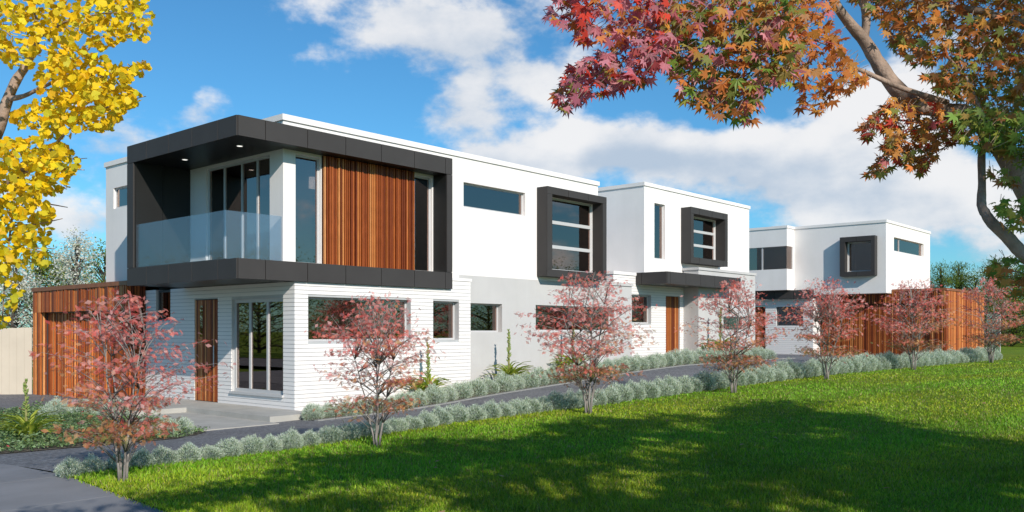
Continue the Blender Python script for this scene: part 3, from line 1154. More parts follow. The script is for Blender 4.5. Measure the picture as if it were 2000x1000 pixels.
def at_np(uv, f):
    r = (uv[:, 0] - 1000) / FPX * f
    return np.stack([FC * f + FS * r, FS * f - FC * r, CZ + (646 - uv[:, 1]) * f / FPX], 1)


TOCAM = np.array([-FC, -FS, -0.25])

# ------------------------------------------------------------------ small maples in a row on the lawn edge
def small_maple_meshes(seed):
    """unit-height tree: stems (mesh) and crown (leaf arrays)"""
    rng = np.random.default_rng(seed)
    mb = MB()
    tips = []
    stems = []
    for k in range(4):
        w = 2 * math.pi * (k + rng.uniform(-.2, .2)) / 4
        lean = rng.uniform(0.04, 0.12)
        top = rng.uniform(0.62, 0.92)
        pts = []
        for i in range(9):
            t = i / 8
            rr = 0.008 + lean * (t ** 1.5) * 1.6
            pts.append((0.012 * math.cos(w) + rr * math.cos(w) + rng.normal(0, .004), 0.012 * math.sin(w) + rr * math.sin(w) + rng.normal(0, .004), t * top))
        stems.append(pts)
        mb.tube(pts, [0.0072 * (1 - 0.85 * i / 8) + 0.0010 for i in range(9)], 6)
    prof = [(0.27, .28), (0.32, .30), (0.36, .19), (0.42, .24), (0.5, .37), (0.58, .46), (0.66, .45), (0.74, .38), (0.82, .31), (0.90, .23), (0.97, .12)]
    pos, dirs = [], []
    nb = 125
    tiers = np.array([.29, .33, .45, .51, .57, .63, .69, .75, .81, .87, .93, .98])
    for i in range(nb):
        hh = rng.uniform(0.27, 0.99) if i > 12 else rng.uniform(0.27, 0.335)
        hh = float(tiers[np.argmin(abs(tiers - hh))] + rng.normal(0, .011))
        R = np.interp(hh, [p[0] for p in prof], [p[1] for p in prof]) * rng.uniform(0.45, 1.15)
        w = rng.uniform(0, 2 * math.pi)
        st = stems[rng.integers(0, 4)]
        hs = max(0.16, hh - 0.02 - 0.25 * R - rng.uniform(0, .03))
        j = min(7, max(0, int(hs / st[-1][2] * 8)))
        s = Vector(st[j])
        e = Vector((R * math.cos(w), R * math.sin(w), hh))
        m1 = s.lerp(e, 0.35) + Vector((0, 0, 0.035))
        m2 = s.lerp(e, 0.7) + Vector((0, 0, 0.025))
        mb.tube([s, m1, m2, e], [0.0032, 0.0024, 0.0016, 0.0006], 4)
        # leaves in flat sprays along the outer part of the branch
        nl = int(14 + 16 * R / 0.4)
        t = rng.uniform(0.35, 1.06, nl) ** 0.8
        side = rng.normal(0, 0.05, (nl, 3)) * np.array([1, 1, 0.17])
        base = np.array(s)[None] * (1 - t[:, None]) + np.array(e)[None] * t[:, None]
        base[:, 2] += 0.03 * np.sin(t * 3.0) - 0.012
        pos.append(base + side)
        dv = np.array(e - s)
        dirs.append(np.tile(dv / np.linalg.norm(dv), (nl, 1)))
    pos = np.concatenate(pos)
    dirs = np.concatenate(dirs)
    n = len(pos)
    nrm = np.array([0, 0, 0.5]) + randvec(n, rng) * 0.9
    tipd = dirs * 0.8 + np.array([0, 0, -0.55]) + randvec(n, rng) * 0.55
    rot = frames(nrm, tipd)
    scl = rng.uniform(0.018, 0.032, n)
    # the leaves' own autumn colours: crimson and pink above, orange lower left, olive at the bottom spray
    red = np.array([[.80, .18, .14], [.84, .30, .26], [.72, .12, .10], [.88, .44, .40], [.80, .25, .19]])
    org = np.array([[.68, .31, .12], [.66, .23, .11], [.72, .40, .19]])
    olv = np.array([[.24, .22, .06], [.36, .16, .07], [.42, .13, .08]])
    zz = pos[:, 2] + rng.normal(0, .06, n)
    lateral = (pos[:, 0] * -FS + pos[:, 1] * FC)      # one flank has turned orange
    c = pick(red, n, rng, .16)
    po = np.clip((0.60 - zz) * 2.4 + lateral * 1.6, 0, 0.85)
    m_ = rng.uniform(size=n) < po
    c[m_] = pick(org, m_.sum(), rng)
    m_ = (zz < 0.36) & (rng.uniform(size=n) < 0.65)
    c[m_] = pick(olv, m_.sum(), rng)
    return mb, (pos, rot, scl, c)


MAPLES = []
for sd in (11, 23, 35):
    mb, lv = small_maple_meshes(sd)
    me = mb.mesh('maple_stems', (0, 0, 0), True)
    me.materials.append(M['palebark'])
    cr = scatter('crown', KITE[0], KITE[1], lv[0], lv[1], lv[2] * 1.25, lv[3], 'thinleaf')
    MAPLES.append((me, cr.data))
    bpy.data.objects.remove(cr)
for i, (x, y, ht, rz, lab) in enumerate([
        (4.36, 9.30, 2.02, 0.2, 'small red maple nearest the footpath, standing in front of the timber garage'),
        (7.83, 9.30, 2.10, 2.3, 'small red maple in front of the white weatherboard wall, second from the footpath'),
        (12.67, 9.30, 2.56, 4.1, 'small red maple in front of the long grey wall window'),
        (18.06, 9.30, 2.55, 1.0, 'small red maple in front of the middle house beside its canopy'),
        (23.36, 9.30, 2.75, 5.2, 'small red maple before the far weatherboard wall, left of the far garage door'),
        (30.65, 9.30, 3.05, 3.3, 'small red maple in front of the far timber garage door'),
        (40.60, 9.30, 3.6, 0.7, 'small red maple at the end of the row by the far garage corner')]):
    t = thing('maple_tree', lab, 'tree', (x, y, h(x, y) - 0.02), 'young maples in a row along the lawn', rz)
    me, cd = MAPLES[i % 3]
    a = bpy.data.objects.new('trunk', me)
    b = bpy.data.objects.new('crown', cd)
    for o in (a, b):
        COL.objects.link(o)
        o.parent = t
        o.scale = (ht, ht, ht)

# ------------------------------------------------------------------ silver shrubs
def shrub_mesh(seed):
    rng = np.random.default_rng(seed)
    n = 5000
    d = randvec(n, rng)
    d[:, 2] = np.abs(d[:, 2]) * 0.95 + rng.uniform(-.12, .1, n)
    r = rng.uniform(0.55, 1.0, n) ** 0.5
    lump = 1 + 0.10 * np.sin(d[:, 0] * 5 + seed) + 0.08 * np.cos(d[:, 1] * 6 + seed * 2)
    pos = d * (r * lump)[:, None] * np.array([0.5, 0.5, 0.80])
    pos[:, :2] *= (0.80 + 0.38 * np.sin(np.clip(pos[:, 2:3] / 0.80, 0, 1) * 3.0))
    pos[:, 2] = np.maximum(pos[:, 2], 0.0)
    tipd = d * 0.9 + np.array([0, 0, 0.6]) + randvec(n, rng) * 0.5
    nrm = randvec(n, rng) * 0.8 + d * 1.2
    rot = frames(nrm, tipd)
    # y axis should follow the shoot direction
    y = tipd / np.linalg.norm(tipd, axis=1, keepdims=True)
    x = np.cross(y, nrm)
    x /= np.linalg.norm(x, axis=1, keepdims=True)
    z = np.cross(x, y)
    rot = np.stack([x, y, z], axis=2)
    ln = rng.uniform(0.05, 0.085, n)
    scl = np.stack([ln * 0.42, ln, ln], 1)
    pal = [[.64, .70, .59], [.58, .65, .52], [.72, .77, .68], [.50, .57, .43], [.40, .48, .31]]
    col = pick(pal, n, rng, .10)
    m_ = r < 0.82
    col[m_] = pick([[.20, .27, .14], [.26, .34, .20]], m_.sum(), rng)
    sp = [(-.20, 0, 0), (.20, 0, 0), (.28, .5, .06), (0, 1, 0), (-.28, .5, .06)]
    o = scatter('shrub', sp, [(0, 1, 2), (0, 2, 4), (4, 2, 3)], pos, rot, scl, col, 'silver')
    me = o.data
    bpy.data.objects.remove(o)
    return me


SHRUBS = [shrub_mesh(s) for s in (1, 2, 3, 4)]


def nth(i):
    return '%d%s' % (i, 'th' if 10 <= i % 100 <= 20 else {1: 'st', 2: 'nd', 3: 'rd'}.get(i % 10, 'th'))


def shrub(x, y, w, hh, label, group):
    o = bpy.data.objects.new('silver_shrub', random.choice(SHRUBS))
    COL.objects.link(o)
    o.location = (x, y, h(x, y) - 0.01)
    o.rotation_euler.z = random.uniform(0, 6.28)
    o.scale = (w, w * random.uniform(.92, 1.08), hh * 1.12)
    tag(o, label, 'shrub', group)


x = 4.02
ir = 1
while x < 45.6:
    sz = np.interp(x, [4, 8, 14, 24, 32, 46], [.24, .28, .38, .54, .60, .62]) * random.uniform(.9, 1.12)
    w = sz * 1.22
    x += w * 0.46
    shrub(x, 10.02 + w * 0.42 + random.uniform(-.03, .03), w, sz * random.uniform(0.86, 1.08), 'silver green shrub in the lawn edge row, ' + nth(ir) + ' from the footpath', 'shrubs along the lawn edge')
    ir += 1
    x += w * 0.46
x = 10.72
ir = 1
while x < 31.8:
    sz = np.interp(x, [10, 16, 22, 32], [.35, .45, .52, .55]) * random.uniform(.9, 1.12)
    w = sz * 1.15
    x += w * 0.46
    shrub(x, 14.72 + w * 0.5 + random.uniform(-.04, .04), w, sz * random.uniform(0.88, 1.1), 'silver green shrub in the row below the house walls, ' + nth(ir) + ' from the porch', 'shrubs along the house walls')
    ir += 1
    x += w * 0.46
for ir, (x, y, s) in enumerate(((7.62, 19.2, .46), (7.95, 18.75, .44), (8.2, 18.95, .46), (8.42, 19.15, .42), (8.12, 17.9, .42), (8.5, 18.45, .48))):
    shrub(x, y, s * 1.12, s, 'silver green shrub at the back of the left bed, ' + nth(ir + 1) + ' from the fence', 'shrubs behind the left bed')
for ir, (x, y, s) in enumerate(((7.12, 14.42, .34), (7.48, 14.36, .36), (7.82, 14.50, .37), (7.75, 14.95, .36), (7.35, 14.85, .34))):
    shrub(x, y, s * 1.1, s, ['front left', 'front middle', 'front right', 'rear right', 'rear left'][ir] + ' silver green shrub of the clump beside the concrete porch step', 'shrubs at the bed corner')

# ------------------------------------------------------------------ strappy plants with a flower stalk
def strap_mesh():
    mb = MB()
    n = 6
    for i in range(n + 1):
        t = i / n
        w = 0.5 * (0.75 + 0.5 * t) * (1 - t ** 3) + 0.004
        z = t * (1 - 0.45 * t * t)
        y = 0.10 * t + 0.52 * t * t
        mb.v += [(-w * 0.085, y, z), (0, y + 0.008, z - 0.014), (w * 0.085, y, z)]
    for i in range(n):
        a = i * 3
        mb.f += [(a, a + 1, a + 4, a + 3), (a + 1, a + 2, a + 5, a + 4)]
    me = mb.mesh('strap_leaf', (0, 0, 0), True)
    me.materials.append(M['leafobj'])
    return me


STRAP = strap_mesh()


def strappy(x, y, r, stalk, label, nl=72):
    z = h(x, y)
    t = thing('strappy_plant', label, 'plant', (x, y, z), 'green strappy plants with flower stalks')
    for i in range(nl):
        o = place('leaf', STRAP, t, (x + random.uniform(-.02, .02), y + random.uniform(-.02, .02), z), (random.uniform(-0.75, 0.45) * (i / nl) ** 0.7, 0, random.uniform(0, 6.28)), (r * random.uniform(.9, 1.3), r * random.uniform(.8, 1.2), r * random.uniform(.7, 1.1)))
        k = random.random()
        o.color = (0.30 + 0.26 * k, 0.42 + 0.16 * k, 0.06 + 0.03 * k, 1)
    if stalk:
        mb = MB()
        mb.tube([(x - .02, y, z), (x - .03, y + .01, z + stalk * .5), (x - .045, y, z + stalk)], [r * .034, r * .030, r * .016], 7)
        s = mb.build('flower_stalk', 'stalk', t, True)
        m2 = MB()
        for i in range(60):
            q = random.uniform(0.42, 1.0)
            w = random.uniform(0, 6.28)
            b = Vector((x - .02 - .025 * q, y, z + stalk * q))
            e = b + Vector((math.cos(w) * .075 * r * (1.6 - q), math.sin(w) * .075 * r * (1.6 - q), .07 * r))
            m2.tube([b, b.lerp(e, .6), e], [.009 * r, .018 * r, .001], 4)
        m2.build('bracts', 'bract', s, True)


M['stalk'] = surf('stalk', (0.22, 0.21, 0.07), 0.7, 0.3, 12)
M['bract'] = surf('bracts', (0.20, 0.27, 0.06), 0.7, 0.3, 20)
strappy(5.57, 15.13, 0.75, 1.0, 'strappy green plant with tall stalk in the bed beside the footpath', 70)
strappy(14.80, 15.62, 0.9, 1.35, 'strappy green plant with stalk at the right end of the white weatherboard wall')
strappy(17.85, 15.72, 0.95, 1.5, 'strappy green plant with stalk against the grey wall between its two windows')
strappy(20.85, 15.85, 0.95, 1.5, 'strappy green plant with stalk below the long grey wall window')
strappy(30.4, 16.15, 1.2, 1.9, 'strappy green plant with stalk by the middle house beside the door')

# ground cover in the left bed
rng = np.random.default_rng(5)
xy = poly_points(BED, 36000, rng)
xy = xy + rng.normal(0, .07, xy.shape)
lump = 0.10 + 0.09 * np.sin(xy[:, 0] * 3.1 + 1) * np.cos(xy[:, 1] * 2.3) + 0.05 * np.sin(xy[:, 0] * 7 + xy[:, 1] * 6)
pos = np.stack([xy[:, 0], xy[:, 1], H(xy[:, 0], xy[:, 1]) + 0.03 + np.maximum(lump, 0.02) * rng.uniform(0.2, 1.0, len(xy))], 1)
n = len(pos)
nrm = np.array([0, 0, 1.0]) + randvec(n, rng) * 0.8
col = pick([[.20, .30, .11], [.26, .37, .16], [.15, .23, .08], [.31, .42, .22]], n, rng, .15)
m_ = rng.uniform(size=n) < 0.012
col[m_] = (0.55, 0.13, 0.12)
tag(scatter('ground_cover', KITE[0], KITE[1], pos, frames(nrm, randvec(n, rng) + np.array([0, 0, .3])), rng.uniform(.03, .065, n), col, 'leaf'), 'low green ground cover with red buds filling the left bed', 'ground cover', kind='stuff')

# ------------------------------------------------------------------ lawn grass
rng = np.random.default_rng(9)
NB = 470000
fmin, fmax = 6.3, 62.0
q = rng.uniform(size=NB)
f = 1 / (1 / fmin + q * (1 / fmax - 1 / fmin))
r = rng.uniform(-0.68, 0.68, NB) * f
X = FC * f + FS * r
Y = FS * f - FC * r
k = (X > 4.17 - skew(4.2, Y) + rng.normal(0, .035, len(X))) & (Y < 10.12 + 0.06 * np.sin(X * 7)) & (Y > -20)
X, Y, f = X[k], Y[k], f[k]
n = len(X)
pos = np.stack([X, Y, H(X, Y) + 0.01], 1)
lean = rng.normal(0, 0.42, (n, 2))
up_ = np.stack([lean[:, 0], lean[:, 1], np.ones(n)], 1)
up_ /= np.linalg.norm(up_, axis=1, keepdims=True)
side = np.cross(up_, randvec(n, rng))
side /= np.linalg.norm(side, axis=1, keepdims=True)
rot = np.stack([side, up_, np.cross(side, up_)], axis=2)
hgt = rng.uniform(0.022, 0.055, n) * (1 + 0.25 * np.sin(X * 1.7) * np.sin(Y * 2.1))
wd = 0.0045 * np.maximum(f / 8.0, 0.9) * rng.uniform(.7, 1.4, n)
pt = np.sin(X * 0.9 + 1.3 * np.sin(Y * 0.7)) * np.sin(Y * 1.3 + 0.8 * np.sin(X * 1.1))
col = pick([[.20, .36, .014], [.27, .43, .02], [.14, .28, .010], [.36, .44, .04], [.23, .38, .016]], n, rng, .18)
pt2 = np.sin(X * 3.7 + 2 * np.sin(Y * 2.9)) * np.sin(Y * 4.3 + 1.7 * np.sin(X * 3.1))
col *= (1 + 0.16 * pt + 0.14 * pt2)[:, None]
col[:, 0] *= 1 + 0.22 * np.sin(X * 0.55 + Y * 0.8 + np.sin(Y * 1.9))
m_ = rng.uniform(size=n) < 0.09
col[m_] = pick([[.36, .33, .13], [.30, .24, .10]], m_.sum(), rng)
tag(scatter('grass', [(-1, 0, 0), (1, 0, 0), (0.3, 1, 0)], [(0, 1, 2)], pos, rot, np.stack([wd, hgt, hgt], 1), col, 'blade'), 'short mown green grass blades of the lawn', 'grass', kind='stuff')

# fallen leaves on the lawn
fl = proto_mesh('fallen_leaf', TRI3, 'leafobj')
rr = random.Random(4)
il = 0
for i in range(26):
    ff = 7.7 + i * 0.55 + rr.uniform(-.2, .2)
    rt = rr.uniform(-0.15, 0.56) * ff
    x, y = FC * ff + FS * rt, FS * ff - FC * rt
    if x < 4.4 or y > 9.7:
        continue
    o = place('fallen_leaf', fl, None, (x, y, h(x, y) + 0.05), (rr.uniform(-.4, .4), rr.uniform(-.4, .4), rr.uniform(0, 6.28)), (0.05, 0.07, 0.05))
    kk = rr.random()
    o.color = (0.42 + .2 * kk, 0.24 + .16 * kk, 0.13 + .1 * kk, 1)
    il += 1
    tag(o, 'dry brown leaf lying on the lawn, ' + nth(il) + ' nearest the viewer', 'leaf', 'fallen leaves on the lawn')

# ------------------------------------------------------------------ background trees
def bg_tree(x, y, ht, rad, kind, label, seed, group):
    rng = np.random.default_rng(seed)
    z0 = h(x, y) - 0.1
    t = thing('background_tree', label, 'tree', (x, y, z0), group, rng.uniform(0, 6.28))
    mb = MB()
    mb.tube([(0, 0, 0), (0.03 * ht * rng.normal(), 0, ht * .45), (0, 0, ht * .9)], [0.035 * ht * .6, 0.02 * ht * .6, 0.004 * ht], 7)
    ncl = 90
    P, D = [], []
    for i in range(ncl):
        u = rng.uniform(0.06, 1.0)
        if kind == 'conifer':
            R = rad * (1.05 - u) * rng.uniform(.5, 1.1) + 0.05
        elif kind == 'blossom':
            R = rad * math.sin(math.pi * min(1, (0.10 + 0.90 * u)) ** 0.75) ** 0.8 * rng.uniform(.5, 1.05)
        else:
            R = rad * math.sqrt(max(0.02, 1 - (2 * u - .85) ** 2 * .75)) * rng.uniform(.5, 1.05)
        w = rng.uniform(0, 6.283)
        e = np.array([R * math.cos(w), R * math.sin(w), u * ht])
        s = np.array([0, 0, max(0.04, u - 0.12) * ht])
        mb.tube([s, s * .5 + e * .5 + np.array([0, 0, .04 * ht]), e], [0.007 * ht, 0.005 * ht, 0.0015 * ht], 4)
        m = 62
        sp = rad * (0.20 if kind != 'conifer' else 0.17)
        P.append(e + rng.normal(0, 1, (m, 3)) * np.array([sp, sp, sp * (.8 if kind != 'conifer' else .5)]))
        D.append(np.tile((e - s) / (np.linalg.norm(e - s) + 1e-6), (m, 1)))
    P = np.concatenate(P)
    D = np.concatenate(D)
    k = P[:, 2] > 0.03 * ht
    P, D = P[k], D[k]
    n = len(P)
    me = mb.build('trunk', 'darkbark', None, True)
    me.parent = t
    if kind == 'blossom':
        col = pick([[.80, .76, .68], [.86, .83, .77], [.74, .71, .62], [.56, .57, .40]], n, rng, .1)
    elif kind == 'conifer':
        col = pick([[.10, .15, .018], [.14, .20, .025], [.19, .25, .034]], n, rng, .2)
    else:
        col = pick([[.15, .20, .02], [.21, .27, .03], [.11, .155, .018], [.27, .32, .04]], n, rng, .2)
    nrm = randvec(n, rng) + np.array([0, 0, .6])
    sc = rng.uniform(.06, .12, n) * (ht / 6) * (1.0 if kind != 'blossom' else .8)
    if kind == 'conifer':
        scl = np.stack([sc * .55, sc * 1.9, sc], 1)
        rot = frames(nrm, D + np.array([0, 0, -.25]) + randvec(n, rng) * .4)
    else:
        scl = np.stack([sc, sc * 1.3, sc], 1)
        rot = frames(nrm, randvec(n, rng))
    scatter('crown', KITE[0], KITE[1], P, rot, scl * 1.25, col, 'leaf', t)


def bgt(u, f, ht, rad, kind, label, seed, group):
    p = at(u, 646, f)
    bg_tree(p.x, p.y, ht, rad, kind, label, seed, group)


LG = 'trees behind the fence and garage'
bgt(30, 36, 4.9, 1.3, 'blossom', 'white blossoming tree left of the timber garage, above the cream fence', 1, LG)
bgt(150, 44, 6.3, 1.5, 'blossom', 'pointed white blossoming tree rising behind the timber garage roof', 2, LG)
bgt(75, 48, 5.8, 2.0, 'broad', 'dark green tree between the two white blossoming trees', 3, LG)
bgt(205, 50, 6.0, 1.9, 'broad', 'dark green tree behind the garage, beside the white upper wall', 4, LG)
bgt(-60, 46, 5.6, 2.2, 'broad', 'dark green tree at the far left edge behind the yellow leaves', 5, LG)
bgt(115, 54, 5.4, 2.0, 'broad', 'dark green tree low behind the pointed blossoming tree', 6, LG)
RG = 'trees beyond the far lawn'
specs = [(1800, 66, 6.2, 2.2, 'conifer'), (1838, 64, 6.7, 2.3, 'conifer'), (1872, 67, 6.9, 2.2, 'conifer'), (1905, 70, 6.2, 2.4, 'broad'), (1945, 64, 6.9, 2.5, 'conifer'), (1985, 66, 6.6, 2.6, 'broad'), (2030, 64, 7.0, 2.6, 'broad'), (1925, 60, 4.2, 2.3, 'broad'), (1975, 58, 3.7, 2.4, 'broad'), (2030, 57, 3.8, 2.4, 'broad'), (1780, 70, 5.4, 2.4, 'broad')]
labs = ['dark conifer just right of the far house wall', 'dark conifer rising over the far garage roof, second from the house', 'tallest dark conifer over the far garage corner', 'rounded green tree between the conifers beyond the lawn', 'dark conifer behind the last red maple', 'broad green tree at the right edge beyond the lawn', 'broad green tree partly cut by the right picture edge', 'low bushy tree right behind the last red maple', 'low bushy tree at the end of the far lawn', 'low bushy tree cut by the right picture edge', 'green tree mostly hidden behind the far house']
for i, (s, l) in enumerate(zip(specs, labs)):
    bgt(s[0], s[1], s[2] * 0.86, s[3], s[4], l, 40 + i, RG)

SG = 'trees across the street behind the viewpoint'
for i, (x, y, ht, rad) in enumerate([(-19, 30, 7.5, 3.6), (-21, 39, 6.5, 3.8), (-19, 48, 8.0, 4.0), (-22, 57, 7.0, 3.8), (-20, 66, 8, 4.2), (-21, 76, 8, 4.2), (36, -36, 7.5, 4.2), (45, -35, 8.5, 4.6), (54, -37, 7.5, 4.4), (64, -35, 9, 5.0), (75, -36, 8.5, 5.0), (87, -35, 9, 5.2), (100, -36, 9, 5.2), (114, -36, 9, 5.4)]):
    bg_tree(x, y, ht, rad, 'broad', ['tree across the street, mirrored in the porch windows', 'tree beyond the lawn behind the viewpoint, mirrored in the wall windows'][int(y < -20)] + ', ' + nth(i + 1) + ' along', 80 + i, SG)

# ------------------------------------------------------------------ near maple, upper right
rng = np.random.default_rng(21)
base = at(2330, 646, 3.9)
mt = thing('maple_tree', 'big maple at the right edge with red, orange and green star leaves', 'tree', (base.x, base.y, h(base.x, base.y) - .05))
off = wloc(mt)


def limb(mb, pts, n=10):
    """pts: (u, v, f, diameter in px)"""
    P = [at(u, v, f) - off for u, v, f, d in pts]
    R = [d * f / FPX / 2 for u, v, f, d in pts]
    # smooth by Catmull-Rom
    Q, S = [], []
    for i in range(len(P) - 1):
        p0, p1, p2, p3 = P[max(i - 1, 0)], P[i], P[i + 1], P[min(i + 2, len(P) - 1)]
        for k in range(4):
            t = k / 4
            Q.append(0.5 * ((2 * p1) + (p2 - p0) * t + (2 * p0 - 5 * p1 + 4 * p2 - p3) * t * t + (3 * p1 - p0 - 3 * p2 + p3) * t ** 3))
            S.append((R[i] * (1 - t) + R[i + 1] * t) * random.uniform(.95, 1.07))
    Q.append(P[-1])
    S.append(R[-1])
    mb.tube(Q, S, n)


mb = MB()
limb(mb, [(2330, 1330, 3.9, 95), (2300, 1000, 3.9, 80), (2240, 720, 3.9, 74), (2120, 520, 3.9, 62), (2040, 420, 3.9, 52), (1985, 335, 3.9, 42), (1940, 265, 3.95, 38), (1890, 224, 4.0, 34), (1846, 216, 4.0, 31), (1790, 204, 4.0, 31), (1750, 172, 4.0, 30), (1718, 128, 4.0, 27), (1690, 82, 4.0, 24), (1658, 44, 3.95, 20), (1630, 4, 3.9, 17), (1600, -60, 3.9, 13), (1560, -160, 3.9, 8)])
mb.build('trunk', 'bark', mt, True, True)
for pts in ([(1688, 76, 4.0, 17), (1692, 40, 4.0, 17), (1688, 10, 4.0, 15), (1675, -40, 4.0, 12), (1660, -150, 4.0, 6)],
            [(1850, 200, 4.0, 12), (1798, 184, 3.92, 10), (1750, 168, 3.9, 10), (1710, 150, 3.9, 9), (1670, 134, 3.88, 8), (1630, 136, 3.85, 7), (1558, 136, 3.8, 5), (1480, 130, 3.7, 3)],
            [(1680, 138, 3.88, 6), (1650, 118, 3.85, 5), (1620, 90, 3.8, 3), (1560, 70, 3.75, 2)],
            [(2120, 100, 4.1, 24), (2000, 48, 4.1, 18), (1950, 34, 4.1, 15), (1910, 20, 4.1, 13), (1858, 14, 4.1, 10), (1790, 0, 4.1, 6), (1700, -20, 4.1, 3)],
            [(2200, 700, 3.7, 34), (2100, 590, 3.7, 30), (2000, 498, 3.7, 25), (1966, 461, 3.7, 24), (1938, 436, 3.7, 22), (1923, 414, 3.72, 19), (1917, 399, 3.75, 17), (1918, 358, 3.8, 15), (1917, 312, 3.85, 14), (1919, 265, 3.9, 12), (1915, 225, 3.95, 10), (1890, 160, 4.0, 8), (1850, 110, 4.0, 5)],
            [(1600, 30, 3.8, 6), (1500, 30, 3.65, 5), (1400, 40, 3.55, 4), (1300, 30, 3.5, 3), (1180, 20, 3.45, 2), (1100, 28, 3.4, 1.2)],
            [(1560, 80, 3.75, 5), (1450, 85, 3.6, 4.5), (1350, 95, 3.55, 4), (1250, 110, 3.5, 3), (1150, 150, 3.45, 2), (1095, 195, 3.4, 1.2)],
            [(1480, 130, 3.7, 3), (1440, 160, 3.6, 2.5), (1400, 190, 3.6, 2), (1380, 215, 3.6, 1.2)],
            [(1500, 100, 3.65, 3), (1460, 150, 3.6, 2.5), (1450, 210, 3.55, 1.5)],
            [(1900, 215, 4.0, 7), (1830, 230, 4.0, 5), (1770, 260, 4.0, 4), (1720, 310, 4.0, 2), (1700, 345, 4.0, 1)],
            [(1800, 240, 4.0, 4), (1740, 235, 4.0, 3), (1690, 255, 4.0, 1.5)],
            [(1960, 300, 3.9, 5), (1870, 280, 3.95, 3), (1810, 310, 4.0, 1.5), (1790, 335, 4.0, 1)],
            [(1990, 450, 3.7, 3), (1960, 425, 3.7, 2), (1945, 400, 3.7, 1)],
            [(2020, 540, 3.7, 4), (1980, 530, 3.7, 2.5), (1945, 540, 3.7, 1.2)],
            [(1660, 140, 3.88, 3), (1620, 175, 3.85, 2), (1600, 215, 3.85, 1)]):
    mb = MB()
    limb(mb, pts, 8)
    mb.build('branch', 'bark', mt, True, True)

PINK = [[.62, .20, .24], [.68, .30, .34], [.60, .12, .12], [.72, .08, .05], [.54, .20, .24]]
ORG = [[.70, .24, .07], [.62, .21, .05], [.72, .34, .07], [.56, .25, .055]]
OLV = [[.30, .28, .06], [.38, .26, .065], [.46, .20, .08], [.25, .29, .065]]
GRN = [[.19, .32, .05], [.27, .36, .065], [.35, .36, .065]]
masses = [
    ([(1092, -30), (1068, 36), (1112, 62), (1145, 82), (1210, 88), (1290, 80), (1320, -30)], 180, (3.3, 3.6), PINK, PINK + ORG, .062),
    ([(1240, 75), (1180, 98), (1112, 132), (1080, 185), (1098, 218), (1150, 192), (1210, 182), (1268, 158), (1300, 130), (1330, 60)], 210, (3.3, 3.6), PINK, PINK + ORG[:2] + OLV[:1], .060),
    ([(1290, -30), (1280, 90), (1305, 135), (1330, 175), (1320, 195), (1370, 210), (1400, 235), (1470, 240), (1490, 190), (1505, 160), (1548, 170), (1572, 115), (1572, -30)], 640, (3.35, 3.8), PINK[:2] + ORG + OLV + GRN[:1], ORG[:2] + OLV + GRN + PINK[:1], .064),
    ([(1560, -30), (1556, 140), (1562, 212), (1600, 228), (1640, 188), (1705, 158), (1660, 110), (1640, 60), (1632, -30)], 170, (3.6, 3.95), ORG + PINK[:1], ORG, .058),
    ([(1625, -40), (1670, 10), (1720, 40), (1735, 80), (1752, 112), (1800, 132), (1838, 118), (1860, 90), (2030, 140), (2030, -40)], 620, (3.9, 4.5), ORG + OLV[2:], ORG + OLV, .060),
    ([(1860, 90), (1840, 140), (1800, 150), (1850, 190), (1900, 200), (1940, 240), (2030, 260), (2030, 110)], 330, (3.8, 4.3), ORG + OLV, OLV + GRN, .056),
    ([(1800, 190), (1745, 190), (1700, 225), (1668, 262), (1690, 276), (1735, 255), (1712, 300), (1690, 350), (1722, 345), (1752, 318), (1785, 330), (1795, 345), (1815, 318), (1835, 300), (1880, 265), (1890, 225)], 330, (3.8, 4.2), ORG + PINK[2:4], ORG + OLV, .054),
    ([(1860, 215), (1870, 265), (1905, 290), (1960, 300), (1990, 315), (2030, 330), (2030, 240), (1950, 210)], 170, (3.6, 3.85), GRN, GRN + OLV, .058),
    ([(1928, 332), (1990, 322), (1985, 362), (1942, 362)], 16, (3.6, 3.8), GRN + OLV, OLV, .05),
    ([(1940, 392), (2030, 380), (2030, 455), (1955, 440)], 46, (3.5, 3.8), GRN, GRN + OLV, .05),
    ([(1928, 520), (1985, 495), (2040, 515), (2040, 590), (1960, 575)], 62, (3.5, 3.9), GRN + ORG[2:3], OLV + ORG, .054)]
allp, alls, allc = [], [], []
NEAR = [(3.5, 7.3), (4.2, 8.3), (5.3, 8.0), (6.4, 9.2), (7.3, 8.9), (7.3, 7.5)]
masses.append(([(1120, -420), (1080, -60), (1600, -60), (2030, -70), (2400, 100), (2500, -420)], 420, (3.5, 4.6), ORG, ORG + OLV, .075))
for poly, n, (f0, f1), pa, pb, sz in masses:
    n = int(n * 1.6)
    uv = poly_points(poly, n, rng)
    f = rng.uniform(f0, f1, n)
    p = at_np(uv, f)
    allp.append(p)
    alls.append(rng.uniform(.72, 1.2, n) * sz * 0.69)
    vs = np.array([q[1] for q in poly])
    t = np.clip((uv[:, 1] - vs.min()) / (vs.max() - vs.min() + 1e-6) + rng.normal(0, .25, n), 0, 1)
    ca, cb = pick(pa, n, rng, .13), pick(pb, n, rng, .13)
    m_ = rng.uniform(size=n) < t
    ca[m_] = cb[m_]
    allc.append(ca)
